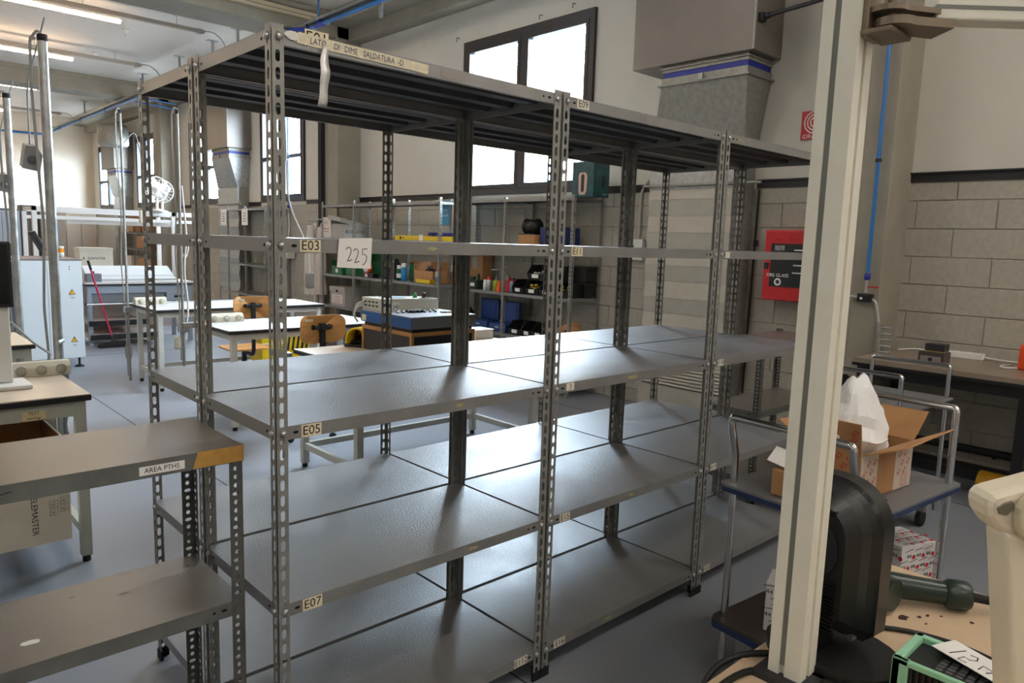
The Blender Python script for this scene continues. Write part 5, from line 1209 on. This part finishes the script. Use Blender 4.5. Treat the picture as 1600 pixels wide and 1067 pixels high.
b = MB(); b.tube(bend([(.44,-1.22,.806),(.36,-1.10,.806),(.25,-1.09,.806),(.12,-1.12,.806)],.1),.006,10); tag(b.build('mains_cable', cable_black), 'thick black cable lying beside the foot of the cream upright', 'cable')
t = thing('clamp_tool', 'small black clamp beside the cream arm on the near desk', 'clamp', (.60, -1.40, 0.8)); MB().cyl((0,0,0),(0,0,.03),.018,n=10).build('base', rubber, t); MB().tube([(0,0,.03),(-.01,-.01,.06),(.0,-.03,.085)],[.012,.01,.008],8).build('stem', rubber, t)
# cream lamp arm, nearest thing at the right border
t = thing('lamp_arm', 'cream articulated lamp arm at the right edge', 'lamp arm', (.356, -1.494, 0.8))
cp = M_('arm_cream',(226,216,192),0.42)
def facing(poly, d0, d1, name, m, bev=.006):
    # side outline (u along the arm's swing plane, v up), given thickness across it
    u_ = Vector((.73,-.683,0)); n_ = Vector((.683,.73,0)); K = len(poly); V = []
    for d in (d0, d1):
        for (p, q) in poly: V.append(Vector((-.118,.004,.437))+u_*p+n_*d+Vector((0,0,q)))
    F = [tuple(range(K)), tuple(range(K,2*K))[::-1]]+[(k,K+k,K+(k+1)%K,(k+1)%K) for k in range(K)]
    return MB().add(V, F).build(name, m, t, bevel=bev, seg=3)
px_ = .00077
facing([(q[0]*px_, q[1]*px_) for q in ((-22,-40),(30,-40),(115,-567),(62,-567))], .006, .05, 'lower_arm', cp)
facing([(q[0]*px_, q[1]*px_) for q in ((-50,0),(-49,12),(-42,21),(-30,26),(40,48),(110,58),(110,-50),(60,-64),(25,-63),(-5,-52),(-32,-34),(-46,-16))][::-1], .012, .062, 'head_housing', cp, .012)
facing([(q[0]*px_, q[1]*px_) for q in [(38+52*math.cos(2*PI*k/22), -8+52*math.sin(2*PI*k/22)) for k in range(22)]][::-1], -.006, .012, 'pivot_cap', M_('arm_cream_dark',(206,196,166),0.42), .004)
facing([(q[0]*px_, q[1]*px_) for q in ((-38,2),(-28,10),(-14,15),(-10,4),(-22,-10),(-34,-8))][::-1], .0095, .013, 'window_slot', M_('slot_brown',(120,110,96),0.3), .001)
MB().cyl((-.055,-.055,-.0),(-.055,-.055,.012),.06,n=20).build('base', cp, t)
# ---- trolleys
tube_m2 = chrome
def trolley(label, loc, rz, L, W, deckz, lowz, loops, deck_m, low_m, lip=None):
    t = thing('trolley', label, 'trolley', loc, rz); a, b_ = L/2, W/2
    def deck(z, m, name, th=.022):
        P = arc(a-.03,b_-.03,.03,0,PI/2,4)+arc(-a+.03,b_-.03,.03,PI/2,PI,4)+arc(-a+.03,-b_+.03,.03,PI,1.5*PI,4)+arc(a-.03,-b_+.03,.03,1.5*PI,2*PI,4)
        o = MB().prism(P,'z',z-th,z).build(name, m, t, bevel=.003)
        MB().prism([(u*1.006,v*1.006) for u,v in P],'z',z-th-.002,z-th*.35).build('edge_strip', lip or dark_metal, o)
    deck(deckz, deck_m, 'upper_deck'); deck(lowz, low_m, 'lower_deck', .03)
    for sx, (zt, lean) in loops:
        x = sx*(a-.045); y = b_-.03; r = .0125
        pts = bend([(x,y,.1),(x,y,deckz+.10),(x+sx*lean,y,zt-.03),(x+sx*lean,y,zt),(x+sx*lean,-y,zt),(x+sx*lean,-y,zt-.03),(x,-y,deckz+.10),(x,-y,.1)],.055,6)
        MB().tube(pts,r,12).build('handle_tube', tube_m2, t)
    for sx in (-1,1):
        for sy in (-1,1):
            c = MB().box(sx*(a-.1)-.02,sx*(a-.1)+.02,sy*(b_-.08)-.02,sy*(b_-.08)+.02,.09,lowz-.03).build('caster_fork', zinc, t)
            MB().lathe([(.001,-.015),(.045,-.015),(.048,-.008),(.048,.008),(.045,.015),(.001,.015)],(sx*(a-.1),sy*(b_-.08),.048),16,axis='y').build('wheel', rubber, c)
    return t
deck_grey = mat('trolley_deck', (120,120,122), 0.35, 0.2, 0.06, 6)
trolley('chrome trolley with two decks carrying cartons beside the cream upright', (1.72,-.685,0), -.10, .74, .48, .752, .265, ((-1,(.985,.035)),(1,(1.02,.0))), deck_grey, M_('low_deck_brown',(66,60,54),0.4), M_('lip_blue',(30,48,84),0.4))
trolley('empty chrome trolley standing before the dark bench', (3.41,-.19,0), -.03, .76, .48, .752, .25, ((-1,(.94,.0)),(1,(.935,.0))), deck_grey, deck_grey)
# carton with red print and white bag
t = thing('open_carton', 'open brown carton with red RS print on the trolley', 'box', (1.725,-.72,.754), -.10); a, c, h, q = .175, .105, .155, .004
b = MB(); b.box(-a,a,-c,c,0,q).box(-a,-a+q,-c,c,q,h).box(a-q,a,-c,c,q,h).box(-a+q,a-q,-c,-c+q,q,h).box(-a+q,a-q,c-q,c,q,h); b.build('body', kraft, t)
pw = M_('print_white',(214,196,178),0.8); rs = M_('print_rs_red',(196,40,40),0.8)
for (u0_,u1_) in ((-a,-a+.11),(a-.12,a)): MB().box(u0_,u1_,-c-.0006,-c,0,h).build('printed_panel', pw, t)
b = MB()
def rsmarks(b, u0, u1, z0, z1, P, step=.04, mi=1):
    k = 0; z = z0
    while z < z1:
        u = u0+(.02 if k%2 else 0)
        while u < u1:
            o, ux, uy = P(u, z); b.text('RS', .024, o, ux, uy, mi); u += step
        z += step*.75; k += 1
cz, sz = math.cos(.9), math.sin(.9)
rsmarks(b, -a+.03, -a+.10, .03, h-.01, lambda u,z: ((u,-c-.0012,z),(cz,0,sz),(-sz,0,cz)))
rsmarks(b, a-.09, a-.01, .06, h-.01, lambda u,z: ((u,-c-.0012,z),(cz,0,sz),(-sz,0,cz)))
b.strokes([[(-.02,-.02),(.02,-.02),(.02,.02),(-.02,.02),(-.02,-.02)],[(-.008,-.012),(-.008,.014)],[(.008,-.012),(.008,.014)]], .002, (a-.05,-c-.0012,.028),(1,0,0),(0,0,1),1)
b.build('printed_mark', [pw, rs], t)
b = MB(); rsmarks(b, -.09, .09, h*.5, h-.01, lambda u,z: ((-a-.0008,-u,z),(0,-cz,sz),(0,sz,cz)), mi=0); b.build('printed_mark', rs, t)
def flap(name, p, m=kraft, par=t, marks=None):
    o = MB().add(p,[(0,1,2,3)]).build(name, m, par, solid=.004); return o
f1 = flap('flap', [(-a,-c,h),(-a,c,h),(-a-.02,c+.01,h+.10),(-a-.03,-c-.005,h+.105)])
b = MB(); Pn = lambda u,v: Vector((-a,-c,h))+Vector((0,2*c,0))*u+Vector((-.03,-.005,.105))*v+Vector((-.004,0,-.002))
b.add([Pn(.42,.35),Pn(.98,.35),Pn(.98,.95),Pn(.42,.95)],[(3,2,1,0)],0); dv = Vector((-.03,-.005,.105)).normalized()
b.text('3 141 20', .028, Pn(.6,.62)+Vector((-.001,0,0)), -dv, (0,-1,0), 1)
for k in range(12): b.add([Pn(.78+.003,.45+.04*k),Pn(.92,.45+.04*k),Pn(.92,.45+.04*k+.02),Pn(.78,.45+.04*k+.02)],[(3,2,1,0)],1) if k < 9 else None
b.build('shipping_label', [paper, ink], f1)
b = MB(); rsmarks(b, .08, .36, .25, .9, lambda u,v: (Pn(u,v)+Vector((-.001,0,0)), Vector((0,-cz,0))+dv*sz, Vector((0,sz,0))+dv*cz), step=.3, mi=0) ; b.build('printed_mark', rs, f1)
flap('flap', [(-a,-c,h),(a,-c,h),(a+.06,-c-.10,h+.055),(-a+.03,-c-.115,h+.045)])
flap('flap', [(a,-c,h),(a,c,h),(a+.095,c,h+.085),(a+.095,-c,h+.09)])
flap('flap', [(-a,c,h),(a,c,h),(a-.02,c+.10,h+.05),(-a+.02,c+.10,h+.05)])
# crumpled white plastic bag standing in the carton
t = thing('plastic_bag', 'crumpled white plastic bag standing in the open carton', 'bag', (1.70,-.715,.76))
rng = random.Random(21); n = 40; V = []
prof_ = [(.02,.10,.075),(.10,.13,.09),(.15,.150,.10),(.19,.148,.10),(.22,.14,.095),(.25,.125,.085),(.275,.105,.07),(.30,.088,.055),(.32,.075,.045),(.338,.06,.034),(.348,.045,.018),(.345,.02,.008)]
from mathutils import noise as _nz
for i,(z_,rx,ry) in enumerate(prof_):
    for k in range(n):
        a_ = 2*PI*k/n; p = Vector((math.cos(a_)*rx*9, math.sin(a_)*ry*9, z_*10))
        fold = abs(_nz.noise(p*1.3))*.9+abs(_nz.noise(p*2.9+Vector((5,1,2))))*.45
        cr = .86+.42*fold
        V.append((rx*cr*math.cos(a_)-.01, ry*cr*math.sin(a_), z_+.05*_nz.noise(p*.8+Vector((2,7,1)))*(z_/.34)+.012*math.cos(a_*2)))
F = [(i*n+k,i*n+(k+1)%n,(i+1)*n+(k+1)%n,(i+1)*n+k) for i in range(len(prof_)-1) for k in range(n)]+[tuple(range((len(prof_)-1)*n,len(prof_)*n))]
MB().add(V,F,0,False).build('bag', mat('bag_white', (230,230,228), 0.45, 0, 0.0, 10), t)
MB().tube([V[3*n+k] for k in range(26,39)],.003,6).build('seam', mat('bag_white', (230,230,228), 0.45), t)
# white patterned boxes on the lower deck
white_print = M_('white_print',(216,212,208),0.7)
def pattern_box(label, loc, rz, a, c, h, flapped):
    t = thing('patterned_box', label, 'box', loc, rz); MB().box(-a,a,-c,c,0,h).build('body', white_print, t, bevel=.003)
    b = MB()
    def motif(o, ux, uy, m0=0, m1=1):
        b.text('44', .022, o, ux, uy, 0, sx=1.1); oo = Vector(o)+Vector(ux)*.024+Vector(uy)*-.004
        b.add([oo+Vector(ux)*.009*math.cos(q*PI/3)+Vector(uy)*.009*math.sin(q*PI/3) for q in range(6)],[tuple(range(6))],1)
        b.strokes([[(-.02,.018),(.02,.026)]], .0022, o, ux, uy, 0)
    for i in range(-2,3):
        for j in range(5):
            z = .02+.04*j; 
            if z > h-.01: continue
            u = .048*i+(.024 if j%2 else 0)
            if abs(u) < c-.012: motif((-a-.001,-u,z),(0,-1,0),(0,0,1))
            if abs(u) < a-.012: motif((u,-c-.001,z),(1,0,0),(0,0,1)); 
            if abs(u) < a-.012 and abs(.04*j-.06) < c-.01: motif((u,.04*j-.06,h+.001),(1,0,0),(0,1,0))
    b.build('printed_pattern', [ink, rs], t)
    if flapped: MB().add([(-a,-c,h),(-a,c,h),(-a+.05,c,h+.035),(-a+.05,-c,h+.035)],[(0,1,2,3)]).build('flap', white_print, t, solid=.003)
pattern_box('white patterned box with raised flap on the lower trolley deck, left', (1.50,-.66,.268), .10, .06, .085, .165, True)
pattern_box('white patterned box on top of a flat one on the lower trolley deck, right', (2.0,-.80,.382), -.35, .085, .075, .14, False)
pattern_box('flat white patterned box under another on the lower trolley deck', (1.99,-.79,.268), -.25, .09, .08, .112, False)
t = carton('small brown carton on the trolley behind the cream upright', 1.40, 1.50, -.68, -.585, .754, .085, kraft)
t = thing('paper_sheet', 'folded white paper on the small carton on the trolley', 'paper', (1.46,-.61,.841)); MB().add([(-.05,-.06,.0),(.03,-.06,.03),(.03,.06,.05),(-.05,.05,.02)],[(0,1,2,3)]).build('sheet', paper, t, solid=.002)
# ---- dark bench along the block wall
dark_bench_top = mat('bench_top_brown', (140,126,110), 0.35, 0, 0.08, 5)
t = thing('assembly_bench', 'dark-framed bench with brown top along the block wall', 'bench', (4.58,-1.1,0))
MB().box(-.39,.40,-1.3,1.40,.82,.85).build('bench_top', dark_bench_top, t); MB().box(-.393,.403,-1.303,1.403,.80,.82).build('top_edge', table_edge, t)
MB().box(-.36,-.33,-1.28,1.38,.73,.80).box(.35,.38,-1.28,1.38,.73,.80).box(-.36,.38,1.35,1.38,.73,.80).build('apron', table_edge, t)
for y in (1.34,.42,-.5,-1.26):
    for x in (-.345,.28): MB().box(x-.03,x+.03,y-.03,y+.03,0,.80).build('leg', table_edge, t)
MB().box(-.02,.01,.45,1.31,.10,.16).build('rail', table_edge, t)
t = thing('solder_station', 'small dark soldering station on the wall bench', 'device', (4.40,-.12,.85))
MB().box(-.05,.09,-.075,.075,0,.075).build('housing', M_('station_brown',(66,54,52),0.4), t, bevel=.005); MB().box(-.053,-.05,-.06,.06,.012,.05).build('front_panel', M_('station_front',(130,124,120),0.4), t); MB().lathe([(.012,-.055),(.012,-.064),(.001,-.065)],(0,0,.03),10,axis='x').build('knob', rubber, t); MB().box(.0,.10,-.06,.055,.078,.125).build('iron_holder', dark_metal, t, bevel=.004); MB().box(.0,.10,-.06,.055,.075,.079).build('sponge_tray', M_('sponge',(170,150,70),0.8), t)
t = thing('power_strip', 'long white power strip at the back of the wall bench', 'power strip', (4.86,-.12,.85)); MB().box(-.03,.03,-.17,.14,0,.045).build('body', white_plastic, t, bevel=.006)
for k in range(4): MB().lathe([(.02,.0455),(.02,.047),(.017,.047),(.017,.0455)],(0,-.12+.075*k,0),12).build('socket', M_('socket_ring',(170,168,150),0.5), t)
MB().tube(bend([(0,-.17,.02),(.02,-.28,.01),(.05,-.5,.01),(.02,-.75,.01)],.1),.006,8).build('cable', cable_white, t); MB().tube(bend([(0,.14,.02),(.0,.25,.03),(-.1,.34,.02)],.06),.006,8).build('cable', cable_white, t)
t = thing('orange_tool', 'orange tool case standing on the wall bench at the right edge', 'tool', (4.66,-.60,.85)); MB().prism([(-.06,0),(.06,0),(.06,.11),(.02,.16),(-.05,.15)],'y',-.12,.06).build('body', M_('tool_orange',(206,70,24),0.4), t, bevel=.015); MB().tube(bend([(-.03,-.08,.15),(-.03,-.08,.19),(-.03,.02,.19),(-.03,.02,.15)],.02),.009,8).build('handle', rubber, t); MB().tube(bend([(-.05,.06,.01),(-.12,.12,.008),(-.05,.16,.008),(.02,.1,.02)],.05),.006,8).build('cable', cable_white, t)
t = thing('fire_extinguisher', 'red cylinder with black cap beside the column', 'extinguisher', (4.34,.42,0)); MB().lathe([(.001,0),(.07,0),(.075,.02),(.075,.50),(.05,.57),(.02,.60),(.001,.60)],n=16).build('cylinder', red_paint, t); MB().lathe([(.085,.62),(.085,.66),(.03,.70),(.001,.70)],n=16).lathe([(.001,.62),(.085,.62)],n=16).cyl((0,0,.59),(0,0,.63),.025).build('cap', rubber, t)
t = thing('yellow_drum', 'yellow round-edged bin on the floor by the wall', 'bin', (4.55,-.52,0)); MB().prism([(u,v+.09) for u,v in arc(0,0,.09,0,2*PI,20)[:-1]],'y',-.16,.10).build('body', mat('dull_yellow',(196,146,26),0.5), t, bevel=.01); MB().prism([(u,v+.09) for u,v in arc(0,0,.04,0,2*PI,14)[:-1]],'y',.10,.104).build('hub', rubber, t)
t = thing('brown_board', 'brown fibreboard piece leaning on the wall at the right edge', 'board', (4.80,-.88,.0)); MB().add([(0,-.2,0),(0,.12,0),(.16,.12,.46),(.16,-.2,.46)],[(0,1,2,3)]).build('board', kraft, t, solid=.008); MB().add([(.1625,-.2,.46),(.1625,.12,.46),(.1655,.12,.468),(.1655,-.2,.468)],[(0,1,2,3)]).build('edge_tape', tape_clear, t, solid=.006)
# ------------------------------------------------------------------ far end of the hall
t = thing('far_bench', 'grey-blue bench with black edge and two lower shelves beyond the tables', 'bench', (2.31, 9.5, 0))
bb = M_('bench_blue_grey',(146,156,166),0.45)
MB().box(-.69,.69,-.38,.40,.825,.85).build('bench_top', table_white, t); MB().box(-.70,.70,-.39,.405,.805,.825).build('top_edge', table_edge, t)
MB().box(-.66,.66,-.36,-.33,.70,.805).build('apron', bb, t); MB().box(-.66,.30,-.335,-.31,.58,.70).build('cable_tray', M_('tray_dark',(112,116,118),0.5), t)
dr = MB().box(.32,.64,-.37,-.05,.58,.70).build('drawer', bb, t, bevel=.004); MB().box(.42,.56,-.374,-.370,.625,.655).build('handle', black_hole, dr)
for x in (-.64,.64):
    for y in (-.33,.36): MB().box(x-.025,x+.025,y-.025,y+.025,0,.805).build('leg', bb, t)
for k, (z, x1, d) in enumerate(((.30,.05,.0),(.12,.22,-.05))):
    o = MB().box(-.66,x1,-.36+d,.36,z-.02,z+.02).build('lower_shelf', M_('shelf_pinkish',(206,190,182),0.5), t); MB().box(-.665,x1+.005,-.375+d,-.36+d,z-.035,z+.035).build('black_edge', black_plastic, o)
MB().box(-.66,.66,.34,.36,.14,.80).build('back_panel', M_('shelf_pinkish',(206,190,182),0.5), t)
t = thing('machine_cover', 'long white sloping cover on the far bench', 'cover', (2.28, 9.62, 0.85)); MB().prism([(-.26,0),(.22,0),(.22,.19),(.10,.19),(-.14,.08),(-.17,.05),(-.26,.035)],'x',-.56,.56).build('cover', white_metal, t, bevel=.006); MB().box(-.565,.565,-.262,-.255,.012,.018).build('seam', M_('seam_grey',(150,160,166),0.6), t)
t = thing('instrument_box', 'small grey instrument box at the left end of the far bench', 'device', (1.75, 9.28, 0.85)); MB().box(-.09,.09,-.07,.06,0,.11).build('body', M_('instr_grey',(110,112,118),0.5), t, bevel=.006); MB().cyl((0,0,.11),(0,0,.14),.02).build('knob', dark_metal, t)
# tall light frame over the far assembly line
t = thing('gantry', 'white aluminium gantry frame behind the far bench', 'frame', (2.4, 11.0, 0)); fm = M_('frame_white',(212,210,206),0.4)
for x, y in ((-.98,0),(.96,0),(-.98,.75),(.96,.75)): MB().box(x-.03,x+.03,y-.03,y+.03,0,1.86).build('post', fm, t, bevel=.003)
for y in (0,.75):
    MB().box(-1.01,1.28,y-.03,y+.03,1.79,1.86).box(-1.01,1.28,y-.025,y+.025,1.68,1.73).build('beam', fm, t, bevel=.003)
for x in (-.98,.96): MB().box(x-.025,x+.025,.03,.72,1.80,1.85).box(x-.025,x+.025,.03,.72,.78,.83).build('cross_beam', fm, t)
MB().box(-.55,.95,.1,.2,1.62,1.68).build('light_box', white_plastic, t)
MB().box(-1.0,.98,-.02,.74,.79,.82).build('work_board', table_white, t)
# desk fans on the frame
def fan(label, loc, rz):
    t = thing('desk_fan', label, 'fan', loc, rz); R = .19
    MB().lathe([(.001,0),(.10,0),(.09,.03),(.02,.05),(.02,.22),(.001,.22)],n=16).build('stand', white_plastic, t)
    for k in range(18):
        a = PI*2*k/18; MB().tube([(0,-.075,.36),(R*.6*math.cos(a),-.07,.36+R*.6*math.sin(a)),(R*math.cos(a),0,.36+R*math.sin(a)),(R*.5*math.cos(a),.08,.36+R*.5*math.sin(a)),(0,.09,.36)],.0022,4).build('guard_wire', white_plastic, t)
    MB().tube([(R*math.cos(2*PI*k/28),0,.36+R*math.sin(2*PI*k/28)) for k in range(28)],.008,8,closed=True).build('guard_ring', white_plastic, t)
    for k in range(4):
        a = PI/2*k+.4; ca, sa = math.cos(a), math.sin(a)
        P = [(.02,0,-.02),(.09,.012,-.05),(.165,.016,-.03),(.17,-.01,.03),(.09,-.016,.05),(.02,0,.02)]
        MB().add([(u*ca-v*sa, y-.02, .36+u*sa+v*ca) for u,y,v in P],[tuple(range(6))]).build('blade', white_plastic, t, solid=.003)
    MB().lathe([(.001,-.05),(.035,-.045),(.04,.0),(.06,.03),(.055,.12),(.001,.14)],(0,0,.36),16,axis='y').build('motor', white_plastic, t)
fan('white desk fan on top of the gantry frame, left one', (3.12, 11.0, 1.86), .15)
fan('white desk fan turned away on top of the gantry frame', (3.42, 11.70, 1.86), -.6)
t = carton('beige machine carton with dark lettering behind the far bench', 2.05, 2.52, 11.30, 11.65, .822, .43, beige_card, name='machine_carton', marks=lambda t,a,b,h: (elemaster(t,a,b,h,.055,.62), MB().box(-a-.006,a+.006,-b-.006,b+.006,h-.03,h+.004).build('lid', beige_card, t)))
t = carton('small beige box at the right of the machine carton', 2.56, 2.72, 11.2, 11.4, .822, .14, beige_card)
# cartons on the far rack
cc = 0
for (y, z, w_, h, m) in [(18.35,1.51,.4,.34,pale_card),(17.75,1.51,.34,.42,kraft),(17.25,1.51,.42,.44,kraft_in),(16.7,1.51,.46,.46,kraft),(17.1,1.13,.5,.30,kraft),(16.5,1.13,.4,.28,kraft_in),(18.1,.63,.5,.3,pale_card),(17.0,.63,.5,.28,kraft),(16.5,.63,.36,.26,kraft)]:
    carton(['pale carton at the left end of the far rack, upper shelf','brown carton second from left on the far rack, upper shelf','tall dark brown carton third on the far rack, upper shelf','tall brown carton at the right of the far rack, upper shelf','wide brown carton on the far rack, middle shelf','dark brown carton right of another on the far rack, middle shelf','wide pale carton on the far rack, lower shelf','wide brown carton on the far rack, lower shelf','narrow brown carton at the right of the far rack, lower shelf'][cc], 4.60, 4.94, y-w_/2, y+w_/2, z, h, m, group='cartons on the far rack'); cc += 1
# tall cabinets by the far wall
cabm = M_('cabinet_taupe',(158,144,128),0.5)
for k, (x0, x1, y, h, m, lab) in enumerate([(2.0,2.75,20.6,1.95,M_('cabinet_grey',(140,144,150),0.45),'tall grey glossy cabinet near the far wall'),(2.80,3.15,20.7,2.1,M_('cabinet_dark',(78,70,62),0.5),'narrow dark cabinet near the far wall'),(3.2,3.75,20.6,2.0,cabm,'taupe cabinet with narrow glass strip near the far wall'),(3.8,4.5,20.8,1.95,M_('cabinet_beige',(186,170,152),0.6),'wide beige cabinet near the far wall')]):
    t = thing('tall_cabinet', lab, 'cabinet', ((x0+x1)/2, y, 0)); a = (x1-x0)/2
    MB().box(-a,a,-.25,.25,.06,h).build('body', m, t, bevel=.006); MB().box(-a+.02,a-.02,-.23,.23,0,.06).build('plinth', rubber, t)
    if k == 2: MB().box(-.08,.10,-.254,-.25,.9,1.75).build('glass_strip', M_('cab_glass',(150,170,186),0.15), t)
    else: MB().box(-.004,.004,-.253,-.25,.1,h-.04).build('door_gap', black_hole, t)
    MB().box(a*.1+.02,a*.1+.035,-.265,-.25,1.0,1.12).build('handle', zinc, t)
# left border clutter
t = thing('notice_sign', 'white and red sign on the far wall at the left edge', 'sign', (2.55, 22.56, 1.62)); MB().box(-.25,.20,-.01,.02,0,.30).build('plate', paper, t); MB().box(-.05,.17,-.013,-.01,.03,.14).build('red_field', red_paint, t)
t = thing('printer', 'black office printer on a grey stand at the left edge', 'printer', (.62, 9.6, 0)); MB().box(-.3,.3,-.3,.3,0,1.1).build('stand', M_('stand_grey',(150,150,150),0.5), t, bevel=.006); MB().box(-.28,.26,-.26,.26,1.1,1.34).build('body', black_plastic, t, bevel=.02); MB().box(-.2,.2,-.30,-.26,1.16,1.19).build('paper_tray', paper, t)
t = thing('red_bin', 'dark red and grey tool on the printer at the left edge', 'tool', (.62, 9.6, 1.342)); MB().cyl((0,0,0),(0,0,.14),.06,.05,n=12).build('body', dark_metal, t); MB().lathe([(.052,.10),(.06,.12),(.052,.14)],n=12).build('band', red_paint, t)
